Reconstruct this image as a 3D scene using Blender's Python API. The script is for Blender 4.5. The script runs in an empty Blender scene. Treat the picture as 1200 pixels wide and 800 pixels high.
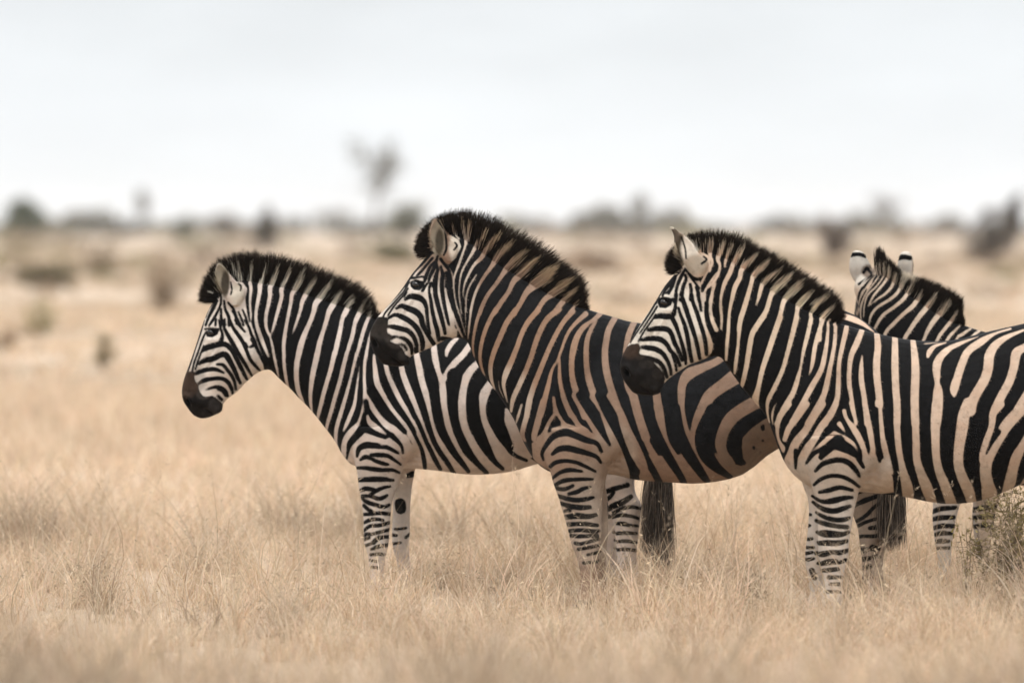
import bpy, bmesh, math, random
import numpy as np
from mathutils import Vector, noise as mnoise

rng = np.random.default_rng(7)
random.seed(7)
scene = bpy.context.scene
col = scene.collection

# ------------------------------------------------------------------ camera
FPX = 200.0 / 36.0 * 1200.0          # focal length in pixels of a 1200 wide frame
HORIZON = 266.0
CAM_H = 1.74
PITCH = math.atan((400.0 - HORIZON) / FPX)
cam_d = bpy.data.cameras.new('camera')
cam_d.lens = 200.0
cam_d.sensor_width = 36.0
cam_d.clip_start = 0.5
cam_d.clip_end = 30000.0
cam_d.dof.use_dof = True
cam_d.dof.focus_distance = 25.8
cam_d.dof.aperture_fstop = 1.9
cam = bpy.data.objects.new('camera', cam_d)
cam.location = (0.0, 0.0, CAM_H)
cam.rotation_euler = (math.radians(90.0) - PITCH, 0.0, 0.0)
col.objects.link(cam)
scene.camera = cam

# ------------------------------------------------------------------ sky, sun, exposure
SUN_ELEV, SUN_AZ = 70.0, 205.0       # azimuth measured clockwise from +Y: sun behind the camera, to the left
scene.view_settings.view_transform = 'Standard'
scene.view_settings.look = 'None'
scene.view_settings.exposure = 0.36
scene.view_settings.gamma = 1.0
scene.view_settings.use_curve_mapping = False
world = bpy.data.worlds.new('World')
scene.world = world
world.use_nodes = True
wn, wl = world.node_tree.nodes, world.node_tree.links
wn.clear()
w_out = wn.new('ShaderNodeOutputWorld')
w_bg = wn.new('ShaderNodeBackground')
w_bg.inputs['Strength'].default_value = 0.1
sky = wn.new('ShaderNodeTexSky')
sky.sky_type = 'NISHITA'
sky.sun_disc = False
sky.sun_elevation = math.radians(SUN_ELEV)
sky.sun_rotation = math.radians(SUN_AZ)
sky.dust_density = 4.0
# overcast cloud sheet: pale, a little greyer overhead, with faint soft streaks
tc = wn.new('ShaderNodeTexCoord')
sep = wn.new('ShaderNodeSeparateXYZ')
wl.new(tc.outputs['Generated'], sep.inputs[0])
ramp = wn.new('ShaderNodeValToRGB')
ramp.color_ramp.elements[0].position = 0.0
ramp.color_ramp.elements[0].color = (0.835, 0.865, 0.885, 1)
ramp.color_ramp.elements[1].position = 0.045
ramp.color_ramp.elements[1].color = (0.73, 0.765, 0.79, 1)
e2 = ramp.color_ramp.elements.new(0.018); e2.color = (0.815, 0.85, 0.875, 1)
e3 = ramp.color_ramp.elements.new(0.30); e3.color = (0.95, 0.97, 1.0, 1)
e4 = ramp.color_ramp.elements.new(1.0); e4.color = (1.0, 1.0, 1.0, 1)
wl.new(sep.outputs['Z'], ramp.inputs[0])
mp = wn.new('ShaderNodeMapping')
mp.inputs['Scale'].default_value = (9.0, 9.0, 34.0)
wl.new(tc.outputs['Generated'], mp.inputs[0])
nz = wn.new('ShaderNodeTexNoise')
nz.inputs['Scale'].default_value = 2.2
nz.inputs['Detail'].default_value = 5.0
nz.inputs['Roughness'].default_value = 0.5
wl.new(mp.outputs[0], nz.inputs['Vector'])
mr = wn.new('ShaderNodeMapRange')
mr.inputs['From Min'].default_value = 0.3
mr.inputs['From Max'].default_value = 0.7
mr.inputs['To Min'].default_value = 9.0
mr.inputs['To Max'].default_value = 10.0
wl.new(nz.outputs['Fac'], mr.inputs['Value'])
cm = wn.new('ShaderNodeVectorMath'); cm.operation = 'SCALE'
wl.new(ramp.outputs['Color'], cm.inputs[0])
zen = wn.new('ShaderNodeMapRange')           # an overcast sky is brightest overhead
zen.inputs['From Min'].default_value = 0.1; zen.inputs['From Max'].default_value = 0.9
zen.inputs['To Min'].default_value = 1.0; zen.inputs['To Max'].default_value = 1.6
wl.new(sep.outputs['Z'], zen.inputs['Value'])
mz = wn.new('ShaderNodeMath'); mz.operation = 'MULTIPLY'
wl.new(mr.outputs[0], mz.inputs[0]); wl.new(zen.outputs[0], mz.inputs[1])
wl.new(mz.outputs[0], cm.inputs['Scale'])
mx = wn.new('ShaderNodeMix'); mx.data_type = 'RGBA'
mx.inputs['Factor'].default_value = 0.9
wl.new(sky.outputs[0], mx.inputs['A'])
wl.new(cm.outputs[0], mx.inputs['B'])
wl.new(mx.outputs['Result'], w_bg.inputs['Color'])
wl.new(w_bg.outputs[0], w_out.inputs['Surface'])

sun_d = bpy.data.lights.new('sun', 'SUN')
sun_d.energy = 1.5
sun_d.angle = math.radians(12.0)
sun_d.color = (1.0, 0.95, 0.88)
sun = bpy.data.objects.new('sun', sun_d)
_az, _el = math.radians(SUN_AZ), math.radians(SUN_ELEV)
sdir = Vector((math.sin(_az) * math.cos(_el), math.cos(_az) * math.cos(_el), math.sin(_el)))
sun.rotation_euler = (-sdir).to_track_quat('-Z', 'Y').to_euler()
sun.location = (0, 0, 40)
col.objects.link(sun)

scene.render.engine = 'CYCLES'
scene.cycles.use_denoising = True
scene.cycles.max_bounces = 8
scene.cycles.transparent_max_bounces = 8
scene.cycles.volume_bounces = 1

# ------------------------------------------------------------------ helpers
def px_world(u, v, d):
    """the point at distance d (along +Y) whose direction is photo position (u, v)"""
    u = np.asarray(u, float); v = np.asarray(v, float)
    cx = (u - 600.0) / FPX; cz = (400.0 - v) / FPX
    c, s = math.cos(PITCH), math.sin(PITCH)
    dy = c + cz * s
    dz = -s + cz * c
    t = d / dy
    return cx * t, CAM_H + dz * t

def world_px(x, z, d):
    c, s = math.cos(PITCH), math.sin(PITCH)
    zz = z - CAM_H
    dep = d * c - zz * s
    up = d * s + zz * c
    return 600.0 + FPX * x / dep, 400.0 - FPX * up / dep

def ground_dist(v):
    """distance at which flat ground appears at photo row v"""
    return CAM_H * FPX / (v - HORIZON)

def tag(o, label=None, cat=None, group=None, kind=None):
    if label: o['label'] = label
    if cat: o['category'] = cat
    if group: o['group'] = group
    if kind: o['kind'] = kind
    return o

def empty(name, loc):
    o = bpy.data.objects.new(name, None)
    o.location = loc
    o.empty_display_size = 0.2
    col.objects.link(o)
    return o

def np_mesh(name, verts, faces, mat=None, parent=None, smooth=True, attrs=None, face_size=4, origin=(0, 0, 0)):
    """mesh object from numpy arrays; faces (n, face_size); attrs {name: array} on points"""
    verts = np.asarray(verts, np.float32) - np.asarray(origin, np.float32)
    faces = np.asarray(faces, np.int32)
    me = bpy.data.meshes.new(name)
    me.vertices.add(len(verts))
    me.vertices.foreach_set('co', verts.ravel())
    n = len(faces)
    me.loops.add(n * face_size)
    me.loops.foreach_set('vertex_index', faces.ravel())
    me.polygons.add(n)
    me.polygons.foreach_set('loop_start', np.arange(0, n * face_size, face_size, dtype=np.int32))
    me.polygons.foreach_set('loop_total', np.full(n, face_size, np.int32))
    if smooth:
        me.polygons.foreach_set('use_smooth', np.ones(n, bool))
    for k, a in (attrs or {}).items():
        set_attr(me, k, a)
    me.update(calc_edges=True)
    me.validate()
    o = bpy.data.objects.new(name, me)
    if mat: me.materials.append(mat)
    col.objects.link(o)
    if parent is not None:
        o.parent = parent
    return o

def set_attr(me, k, a):
    a = np.asarray(a, np.float32)
    if a.ndim == 1:
        at = me.attributes.new(k, 'FLOAT', 'POINT'); at.data.foreach_set('value', a)
    else:
        if a.shape[1] == 3:
            a = np.concatenate([a, np.ones((len(a), 1), np.float32)], 1)
        at = me.attributes.new(k, 'FLOAT_COLOR', 'POINT'); at.data.foreach_set('color', a.ravel())

def new_mat(name):
    m = bpy.data.materials.new(name); m.use_nodes = True
    nt = m.node_tree
    b = nt.nodes['Principled BSDF']
    return m, nt, b

def catmull(p, k=4):
    p = np.asarray(p, float)
    if len(p) < 3:
        return p
    q = np.vstack([2 * p[0] - p[1], p, 2 * p[-1] - p[-2]])
    out = []
    for i in range(1, len(q) - 2):
        a, b, c, d = q[i - 1], q[i], q[i + 1], q[i + 2]
        for j in range(k):
            t = j / k
            out.append(0.5 * (2 * b + (c - a) * t + (2 * a - 5 * b + 4 * c - d) * t * t + (3 * b - a - 3 * c + d) * t ** 3))
    out.append(p[-1])
    return np.array(out)

def strand_mesh(P, W, rngl):
    """tapered ribbons: P (n,k,3) points, W (n,k) widths"""
    n, k, _ = P.shape
    ang = rngl.uniform(0, np.pi, n)
    tan = P[:, -1] - P[:, 0]; tan /= np.linalg.norm(tan, axis=1, keepdims=True) + 1e-9
    ref = np.stack([np.cos(ang), np.sin(ang), rngl.uniform(-.3, .3, n)], 1)
    side = np.cross(tan, ref); side /= np.linalg.norm(side, axis=1, keepdims=True) + 1e-9
    A = P - side[:, None] * W[..., None] / 2; B = P + side[:, None] * W[..., None] / 2
    V = np.stack([A, B], 2).reshape(-1, 3)
    base = (np.arange(n) * k * 2)[:, None] + (np.arange(k - 1) * 2)[None]
    F = np.stack([base, base + 1, base + 3, base + 2], -1).reshape(-1, 4)
    return V, F

# ------------------------------------------------------------------ coat patterns
# Each coat starts black. W / B = a white / black stripe (x,y,width along its length), w / b = a white / black patch.
# T x y s: the following numbers are measured from (x, y) at s units per photo pixel, in the animal's own side view.
COAT_A = """
T 205 285 8.333
w 420,170 450,175 520,270 600,370 660,375 710,440 695,520 650,620 560,620 480,520 400,420 385,260
B 560,605,10 600,635,18 650,600,16 690,550,10
B 620,395,8 645,420,10 640,460,8
B 545,380,8 555,450,10 545,500,8
T 205 285 8.333
w 400,560 470,480 520,540 600,610 690,500 695,560 720,650 745,790 640,830 440,830 260,830 290,760 330,640
T 205 375 6.667
w 230,-20 590,-20 610,60 630,100 660,170 690,240 715,340 725,395 690,400 600,450 500,560 400,640 360,700 200,780 40,640 50,480 85,400 165,170 200,80
T 205 285 8.333
B 410,560,24 370,640,28 330,720,20 300,800,16
B 450,520,14 445,600,16 410,680,18 370,750,22 335,800,14
B 450,640,14 450,720,20 455,800,16
B 400,740,16 395,800,16
B 480,560,12 490,640,20 525,720,26 530,800,24
B 485,740,12 490,800,14
B 520,580,14 570,640,18 600,720,18 640,800,16
B 560,660,12 590,720,12 600,790,12
B 620,670,10 650,740,16 670,800,14
B 660,650,12 690,720,14 710,790,12
B 700,540,16 710,640,16 735,760,16
T 205 375 6.667
B 225,0,10 200,100,8 165,200,8 125,330,7 100,400,7
B 238,100,8 215,150,10 180,250,9 150,330,9 135,400,8
B 225,200,8 190,290,10 160,380,10
B 215,240,18 250,215,40 320,195,40 390,188,36 440,230,30 480,300,30 520,380,28 550,440,22 565,465,12
B 340,185,20 365,150,28 370,110,16 355,60,12 345,0,12
B 190,340,16 230,315,36 300,300,40 360,270,40 400,275,44 440,340,36 470,400,30 490,450,24 510,490,20
B 160,420,16 200,400,30 260,385,30 320,385,26 380,410,12
B 330,345,14 375,350,22 410,390,22 440,430,22 465,480,20 475,540,14
B 175,500,12 230,470,30 290,458,26 360,455,26 410,480,28 440,530,24 450,570,14
B 240,545,12 280,530,16 340,520,22 390,550,26 410,590,20
B 335,540,12 370,555,16 395,590,14
B 335,590,16 365,620,20
B 375,0,14 385,60,16 410,110,24 450,180,28 490,250,26 540,330,24 580,400,18 605,440,10
B 430,0,16 455,60,20 490,110,24 530,170,24 560,240,22 590,310,22 640,370,18 665,395,10
B 470,0,12 500,40,14 545,90,12
B 550,180,14 570,210,10
B 600,150,20 620,190,24 590,210,14
B 550,0,16 580,60,16 600,120,18 620,160,20 640,220,22 670,280,22 700,340,20 705,385,12
B 610,0,20 630,80,22 660,170,24 690,250,22 710,320,20 722,385,14
b 240,90 290,70 345,75 330,110 290,132 250,125
B 235,70,8 280,65,7 340,70,8
b 100,405 150,405 145,440 160,490 180,520 190,560 220,600 260,600 290,590 330,620 365,650 380,680 370,720 260,785 190,785 120,745 40,630 40,560 55,480 75,420
T 290 290 6.25
W 35,70,6 35,150,14 18,250,28 25,300,30 18,400,22 25,500,20 25,545,8
W 150,100,6 135,170,10 110,240,26 92,275,40 90,320,36 75,400,32 62,480,28 65,550,30 85,620,34 110,690,34 135,750,28 155,800,18
W 235,80,8 210,180,20 185,250,38 165,295,40 165,350,34 150,430,32 135,500,30 135,570,28 150,620,24 168,660,18 180,710,22 192,770,22
W 340,80,6 300,190,24 265,270,36 248,310,36 250,360,32 230,440,30 205,530,26 185,600,20 172,640,10
W 440,100,8 390,230,30 350,300,40 325,345,34 318,400,30 300,490,28 285,570,28 272,650,32 265,720,30 268,800,30
W 520,150,8 480,260,28 430,340,40 400,400,34 390,450,28 365,530,24 340,600,18 325,640,8
W 640,200,8 590,290,40 540,360,50 500,410,46 485,470,38 460,540,36 425,620,42 395,700,48 375,780,48
W 700,310,10 660,370,40 620,430,48 595,475,44 580,530,36 555,610,34 530,690,40 512,780,46
W 790,330,10 745,420,40 715,480,44 695,520,34 680,600,36 660,690,40 640,780,40
W 860,390,10 830,460,36 800,520,40 785,560,32 770,640,34 745,720,32 725,790,28
W 905,330,4 900,470,20 875,540,30 850,610,32 825,700,32 800,790,24
W 945,560,16 905,620,18 885,690,22 870,800,26
T 205 285 8.333
W 530,130,8 580,230,14 640,360,24
W 590,90,8 625,200,12 655,360,16
W 490,120,6 540,200,8 590,300,8
W 330,320,6 400,370,10
W 330,470,6 440,470,8
T 300 410 6.25
W 125,10,24 140,80,24 155,150,20 165,195,12
W 203,20,28 205,100,28 215,180,28 228,250,24 245,300,18
W 315,20,46 300,90,44 295,160,42 298,230,40 310,300,38 330,350,30 350,395,24
W 450,20,46 435,90,46 415,180,44 405,250,38 398,320,32 400,390,28 410,450,16
W 575,20,40 555,110,38 530,200,36 500,300,36 475,400,34 455,480,28 450,515,14
W 665,20,32 640,120,34 610,240,34 580,340,34 550,450,32 525,530,30 512,600,20
W 738,20,28 715,120,26 690,220,24 660,330,30 625,450,34 600,530,34 585,600,34 585,680,28 605,740,26 625,790,20
W 760,105,8 748,200,18 735,300,22 720,400,30 690,480,34 660,550,30 640,595,14
W 810,0,24 795,100,26 792,200,26 795,300,26 790,400,24 775,480,28 760,540,28
W 750,550,50 700,600,60 660,650,50 640,720,40 650,790,40
W 860,35,14 870,120,36 885,220,40 920,310,40 970,390,44 1000,430,48
T 400 390 6.25
W 205,50,14 185,130,22 172,230,24 168,330,26 172,430,30 165,520,26 150,600,30 135,650,36
W 180,450,24 220,520,30 270,600,36 320,655,40 370,690,44 420,730,60 470,790,70
W 240,160,20 245,260,34 258,360,42 300,460,46 350,540,50 400,600,54 450,660,50 500,740,44 535,800,40
W 300,60,30 325,230,36 345,310,36 385,400,40 430,490,40 480,570,36 530,650,34 580,750,30 600,800,26
W 410,60,34 440,250,44 465,340,48 505,440,48 545,530,44 580,630,38 610,720,36 640,800,36
W 540,20,40 550,150,46 570,250,54 590,350,52 620,450,52 645,550,50 670,650,52 695,740,52 715,800,52
W 670,-10,40 678,110,48 690,200,52 710,280,40 735,350,50 745,430,56 752,530,50 765,620,56 785,710,60 810,800,62
W 990,20,46 940,90,50 890,160,52 830,220,52 785,280,50 755,330,44 740,370,40
W 860,10,24 845,40,30 805,80,40 775,130,36 770,165,24
W 1120,120,50 990,230,56 930,300,64 895,380,68 885,470,64 885,560,62 895,660,62 925,740,60 955,800,60
T 500 440 6.25
w -60,560 30,480 120,430 300,430 420,430 560,420 640,430 760,600 820,640 700,760 300,790 0,760 -120,700
w 570,230 640,260 700,400 780,600 720,620 640,560 600,470 565,380
W 680,120,60 480,60,70 430,120,76 400,220,74 405,320,80 440,410,90 500,500,90 570,570,90
B 45,60,76 62,180,70 80,290,72 105,390,66 150,480,56 205,570,46 260,640,36 305,700,24
B 205,0,110 192,150,78 195,270,66 225,400,60 290,540,62 360,630,40 440,712,26
B 420,0,80 345,110,86 338,220,92 352,330,90 395,450,85 450,555,60 500,630,34 555,680,24
B 700,90,70 560,150,90 520,240,100 518,340,100 555,430,90 600,510,60 620,560,30 660,590,22 730,620,18
T 380 460 6.25
w 300,285 330,300 450,335 475,320 462,262 500,240 560,275 600,310 640,370 680,440 715,530 690,560 600,600 640,820 240,820 235,560 200,520 165,500 130,470 150,330 250,240
w 600,290 760,290 860,430 960,600 700,600 640,370
B 340,-40,60 440,120,60 520,210,46 590,285,30
B 482,23,48 530,103,42 573,163,34 616,223,26 660,303,20 690,363,20 715,420,24 732,500,28 737,550,22
B 588,23,46 629,103,38 657,163,34 690,223,30 724,303,28 749,363,28 778,420,30 812,490,30 850,560,22
B 689,13,56 723,113,52 753,213,44 783,303,36 806,363,34 850,440,34 900,510,32 950,590,24
B 300,60,20 310,130,40 290,200,40 280,260,60 240,310,50 190,370,40 175,420,20 165,480,10
B 290,260,50 340,280,44 390,300,40 450,325,26
B 310,60,20 340,140,60 390,210,60 440,260,60 490,310,40 560,380,18 575,440,12
W 315,165,20 330,210,40 360,240,50 410,275,36 455,305,14
W 330,50,20 350,110,34 400,180,36 450,240,40 500,270,50
B 240,465,14 255,410,34 300,385,44 350,385,42 400,390,36 460,400,26 520,430,20 540,440,14
W 410,382,16 440,384,12
B 265,490,14 300,470,30 340,480,20 380,500,24 440,520,24 470,525,10
B 340,455,16 400,455,30 460,460,26 510,490,18 560,525,10
B 240,550,16 300,550,24 370,560,30 430,565,26 500,565,20 550,585,12
B 250,635,18 320,630,26 400,628,26 460,632,22 500,638,12
B 265,718,14 310,700,28 360,705,18
B 330,750,12 380,715,22 430,695,20 485,685,10
T 400 560 6.25
w 110,0 540,0 540,900 60,900
B 125,15,20 200,12,26 300,12,22 380,15,14
B 140,90,14 180,75,26 240,85,20
B 200,130,12 250,95,22 300,72,18 355,60,10
B 155,130,14 210,130,16 270,150,20 310,140,18 335,125,10
B 150,145,10 190,175,20 250,195,20 310,210,18 350,195,10
B 165,200,14 200,230,18 235,250,16
B 165,265,14 220,262,16 280,255,18 355,262,16
B 170,325,12 210,305,18 260,300,16 305,308,10
B 165,385,10 210,350,16 280,345,18 350,325,14
B 165,420,12 190,408,14 225,410,14
B 240,405,14 280,395,16 355,375,12
B 165,450,14 205,435,12
B 235,470,24 270,440,24 320,430,16 400,425,12
B 170,495,12 215,480,12
B 220,520,10 270,500,18 345,488,16
B 215,560,10 270,555,14 325,560,10
B 210,600,8 260,608,10
B 215,650,8 270,655,10
B 390,380,8 470,372,8
B 370,490,8 430,478,8
B 470,440,10 500,420,14
B 428,192,70 432,228,70
AUTO 650 775 24
T 680 540 6.25
w 60,-60 480,-60 520,900 60,900
B 60,20,34 160,-10,40 300,-50,40
B 175,230,24 240,205,30 310,185,24 345,175,30
B 165,380,20 240,330,34 310,300,34 370,260,24
B 170,300,16 220,260,20 245,230,14
B 240,380,14 300,350,20 370,335,16 440,345,10
B 210,415,18 300,395,18 380,405,14 425,420,10
B 270,455,14 320,460,22 360,470,12
B 370,470,10 420,475,8
B 250,530,14 330,525,18 410,530,10
B 260,590,12 330,585,16 420,595,10
B 260,650,12 330,645,16 420,655,10
"""
COAT_B = """
T 430 240 8.333
w 640,120 700,120 760,220 800,280 900,340 925,410 870,520 800,590 720,540 620,440 595,300 610,200
B 760,250,10 772,330,12 775,430,14 750,490,10
B 860,370,10 880,400,12 850,440,10
B 690,150,8 745,230,8
T 430 240 8.333
w 610,480 690,470 740,540 800,600 840,660 845,820 340,820 400,700 520,560
T 430 320 6.667
w 350,-20 640,-20 638,80 655,160 675,240 700,330 712,420 705,500 600,560 480,600 380,650 335,740 200,750 60,690 10,540 20,400 90,310 230,150 320,30
T 430 240 8.333
B 620,480,24 540,570,26 470,640,22 400,740,22 370,795,20
B 640,520,20 580,590,20 530,650,20 490,690,16
B 660,560,20 620,600,24 590,660,28 570,720,28 560,750,20
B 690,500,14 660,600,30 640,650,30 615,700,24 600,760,12
B 680,570,14 690,640,24 670,700,30 650,790,34
B 720,600,16 740,680,30 735,740,28 725,800,26
B 720,530,24 770,600,20 800,640,20 820,720,20 825,800,22
B 775,660,20 780,740,24 775,800,20
T 430 320 6.667
B 340,20,12 300,90,10 240,170,8 170,240,7 100,310,7
B 330,70,8 290,140,8 230,210,8 150,300,8 125,345,8
B 320,120,8 270,190,8 210,260,9 165,330,8
B 310,150,8 290,185,10
B 300,205,16 340,182,36 400,190,44 440,215,36 462,260,26 470,330,22 478,400,20 492,470,16
B 230,275,14 270,255,30 320,275,40 380,300,44 420,340,40 435,400,36 470,470,30 520,550,28
B 170,350,14 220,325,24 280,345,36 340,380,36 390,430,36 425,500,34 435,560,34 430,600,20
B 160,415,14 210,420,34 270,435,34 320,450,34 360,490,30 385,550,26 385,610,30
B 240,500,14 290,510,24 330,545,28 350,590,24 350,630,14
B 170,480,18 190,505,24 230,490,14
B 250,550,10 290,565,16 310,600,14
B 500,80,20 485,130,14 500,220,22 512,300,24 530,380,28 550,450,30 560,520,24
B 545,0,24 535,80,30 535,160,32 555,250,32 580,340,30 600,420,24 610,470,20
B 590,0,20 585,80,28 590,160,28 605,250,24 625,340,20 640,400,14
B 640,0,28 635,80,30 645,160,30 668,240,30 692,330,28 702,420,24
B 590,510,30 650,515,20
b 340,70 380,52 440,68 447,95 410,132 370,127 345,105
B 350,38,14 400,33,8 440,28,12 455,50,14
B 450,100,14 430,140,12
B 480,70,10 455,105,12 440,140,8
b 125,345 165,350 160,390 150,440 160,480 180,540 240,560 280,600 300,640 335,660 345,700 310,745 240,750 120,730 40,660 5,540 5,450 40,370 85,345
T 530 240 6.25
W 0,150,8 25,220,14 50,250,18
W 65,60,6 90,180,14 100,260,30
W 130,100,6 120,200,20 100,270,30
W 100,270,30 95,300,22 75,360,22 50,430,24 20,510,20 10,560,18 15,650,16 30,730,16 50,800,16
W 255,170,6 215,240,24 175,300,34 145,355,26 100,430,20 70,490,20 55,560,16 50,650,16 60,740,14 68,800,14
W 385,170,8 330,230,40 260,310,48 215,385,36 160,440,26 120,510,24 90,580,18 80,650,14 85,690,8
W 180,508,14 140,570,18 112,630,18 100,700,18 100,780,18
W 465,240,12 410,300,46 340,370,56 285,455,34 230,530,28 185,610,24 155,690,24 135,780,26
W 570,310,12 490,380,48 420,440,58 375,500,40 320,580,32 260,660,32 220,740,34 200,800,34
W 660,360,16 580,430,50 510,500,62 450,560,46 410,640,36 360,710,40 310,790,40
W 800,420,14 720,490,90 620,570,80 545,640,50 500,720,40 450,800,46
W 920,510,14 830,570,60 750,640,60 680,690,44 630,760,40 600,800,40
W 945,580,10 880,640,40 810,710,46 760,770,42 730,800,36
W 920,700,8 890,750,24 865,785,34
T 530 360 6.25
W 0,30,16 20,100,22 60,190,20 75,220,14
W 40,10,14 70,110,14 95,200,12
W 95,0,14 98,100,12 100,180,8
W 140,0,24 130,80,20 120,170,20 115,230,12
W 205,20,28 180,100,28 158,200,26 150,290,22 160,360,16
W 320,10,36 265,110,36 225,220,34 205,320,32 205,400,28 225,470,20 240,500,10
W 465,20,48 400,110,44 350,220,44 305,330,42 280,430,38 285,520,32 310,600,16
W 630,20,44 560,100,44 510,190,40 475,290,42 435,390,48 395,480,50 375,560,34 390,640,22 405,695,10
W 338,535,8 345,590,12 375,660,10
W 780,15,50 700,80,46 650,160,44 610,260,44 575,370,42 540,460,42 490,570,44 445,670,40 430,760,24
W 880,30,50 820,100,40 770,180,40 710,300,40 660,420,42 600,570,46 560,700,48 545,800,46
W 515,705,10 495,760,20 480,800,28
W 980,50,40 900,120,34 840,200,26 800,310,24 770,390,22
W 770,390,20 730,460,26 705,560,38 680,660,46 655,760,50 640,800,50
W 785,370,20 785,500,32 800,600,34 830,700,44 870,790,46
W 1000,120,24 930,190,44 895,290,46 875,400,44 880,520,46 905,620,50 940,720,54 970,800,56
W 745,660,20 750,720,30 760,790,50
T 640 350 6.25
W 290,100,30 240,150,30 180,220,28 135,310,24 100,410,20 85,460,18
W 395,110,44 340,160,34 270,200,28 225,270,40 195,360,42 185,460,42 190,560,44 215,660,46 250,770,54 265,800,54
W 370,160,20 330,220,36 300,300,42 293,400,44 297,500,46 315,600,54 350,700,56 395,790,56
W 510,130,50 460,220,50 440,310,52 430,400,54 440,520,58 470,640,58 510,760,60 525,800,60
W 650,160,50 610,250,50 590,330,46 580,420,46 580,520,50 600,640,54 630,700,60 660,790,70
W 800,180,60 770,300,70 770,500,70 790,650,66 810,710,64 820,800,70
T 760 420 6.25
W 50,100,60 60,270,62 80,400,70 95,520,70 120,620,70 170,700,70 240,790,70
W 580,-40,60 500,20,60 400,65,70 300,110,90 250,180,70 240,280,60 245,380,44 265,480,44 285,560,50 300,640,66 340,720,80 390,800,90
W 740,60,120 640,130,120 540,200,100 450,270,96 400,360,90 360,450,80 335,520,60 325,580,60 340,660,60
W 880,260,110 770,330,110 680,390,120 600,450,110 550,530,90 530,620,90 550,700,90 590,780,100
w 850,440 760,500 720,540 685,580 680,650 690,740 720,800 900,800 1200,760 1200,480 960,380
B 835,495,22 838,515,20
B 770,650,14 772,656,12
B 822,688,10 823,690,9
B 835,600,9 837,602,9
T 620 350 3.333
W 277,421,18 305,500,22 330,570,30 350,620,60 370,670,60
w 290,590 330,560 385,640 395,680 300,690
W 347,427,18 365,500,20 390,570,22 430,660,26 460,715,30
W 420,427,20 440,510,22 475,590,28 520,660,36 555,715,40
W 510,500,22 530,564,24 580,640,36 640,715,50
W 600,600,24 648,640,36 710,715,50
w 375,610 440,600 500,610 560,610 620,600 680,600 730,600 790,640 830,650 950,560 950,800 375,800
B 310,430,34 340,520,30 380,610,26 405,660,30 415,720,34
B 385,430,36 410,520,34 450,610,28 490,680,24 510,720,22
B 455,430,50 490,520,44 540,610,34 590,690,24 605,720,20
B 565,430,50 580,520,54 620,600,44 680,690,28 700,712,14
B 717,436,50 680,520,56 680,570,60 700,620,52 735,660,34 785,695,16
B 900,450,40 830,500,50 795,560,44 800,600,34 838,640,14
T 600 460 6.25
w 140,370 230,300 330,270 450,290 600,340 660,350 720,400 760,440 800,500 860,560 830,610 760,640 720,820 330,820 275,570 230,550 150,490
W 130,60,46 110,160,44 85,250,44 75,310,40 95,350,24
W 70,90,20 45,170,24 30,220,16
W 230,60,50 205,150,52 185,230,54 165,300,50 160,340,40
W 300,30,18 310,90,30 325,140,36
W 325,140,30 270,220,30 240,290,40 200,340,50
W 330,150,30 380,230,40 460,262,44 560,305,50 640,340,60
W 300,272,34 380,250,40
b 320,165 355,210 350,235 300,255 285,240
W 365,20,30 400,100,40 450,180,44 490,240,40 550,280,40
W 460,20,54 510,110,54 570,200,56 620,280,60 680,340,60 730,400,70
W 590,30,50 650,110,50 700,220,54 760,330,70 800,430,90 830,540,80
W 720,20,60 790,140,60 840,270,70 900,400,80 950,520,80 970,600,70
W 890,30,70 930,180,70 980,330,70
B 500,20,60 550,100,60 610,200,50 670,300,36 715,380,14
B 640,20,60 700,150,60 760,270,50 820,400,40 860,500,44 900,580,70
B 230,490,10 220,440,20 260,370,30 310,315,40 390,290,52 460,310,44 540,345,40 620,370,26 655,430,18
B 295,450,16 340,415,36 400,405,40 470,420,40 560,445,30 620,470,24 650,510,14
B 280,540,20 320,510,26 390,498,22 470,510,22 540,540,20 610,575,12
B 290,630,14 350,585,22 420,565,28 510,575,14
B 330,670,14 380,640,22 450,635,22 520,632,20 590,632,12
B 315,690,14 370,705,22 420,695,20 440,680,14
B 410,740,14 470,735,24 520,705,22 570,690,12
B 340,755,16 400,770,24 470,785,26 580,770,20
T 620 560 6.25
w 180,60 570,60 640,900 240,900
B 190,50,16 250,20,26 340,8,20 460,8,10
B 200,75,14 260,80,22 320,55,16
B 290,115,14 350,100,24 400,75,20 450,65,10
B 215,130,18 280,150,24 350,160,24 430,150,20 470,140,10
B 235,185,18 300,205,26 380,215,28 445,212,18
B 265,240,14 300,235,14
B 270,285,24 350,275,34 430,280,26 490,268,16
B 285,340,24 340,335,20 410,335,22 500,345,14
B 300,385,18 390,380,18 480,390,20 510,385,14
B 310,420,16 370,425,18 500,420,16
B 340,475,16 380,480,14 510,445,14
B 360,520,14 450,505,14 510,490,14
B 430,560,10 520,540,12
B 400,620,10 510,610,10
AUTO 925 1036 26
W 1085,380,1 1086,380,1
T 980 280 6.25
b -120,440 0,480 100,520 200,580 300,670 300,780 -120,780
W -60,545,50 60,568,50 130,590,50 200,625,36 275,680,14
W 130,540,6 220,600,8 275,655,6
T 920 580 6.25
w 300,-120 760,-200 820,900 480,900
B 480,20,16 540,-30,30 640,-90,36
B 470,110,14 510,75,14 580,40,26 650,15,20 720,-10,20
B 500,205,12 590,150,16 660,80,14 740,40,14
B 480,260,12 560,210,14 640,180,12 720,160,10
B 620,240,16 700,230,30
B 500,320,12 560,300,14 640,300,16 700,290,20
B 560,405,30 620,395,26
B 560,470,24 620,460,20
B 580,530,24 620,520,20
B 640,380,30 690,400,30
B 650,450,20 700,460,20
B 560,600,20 640,600,16
"""
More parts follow.
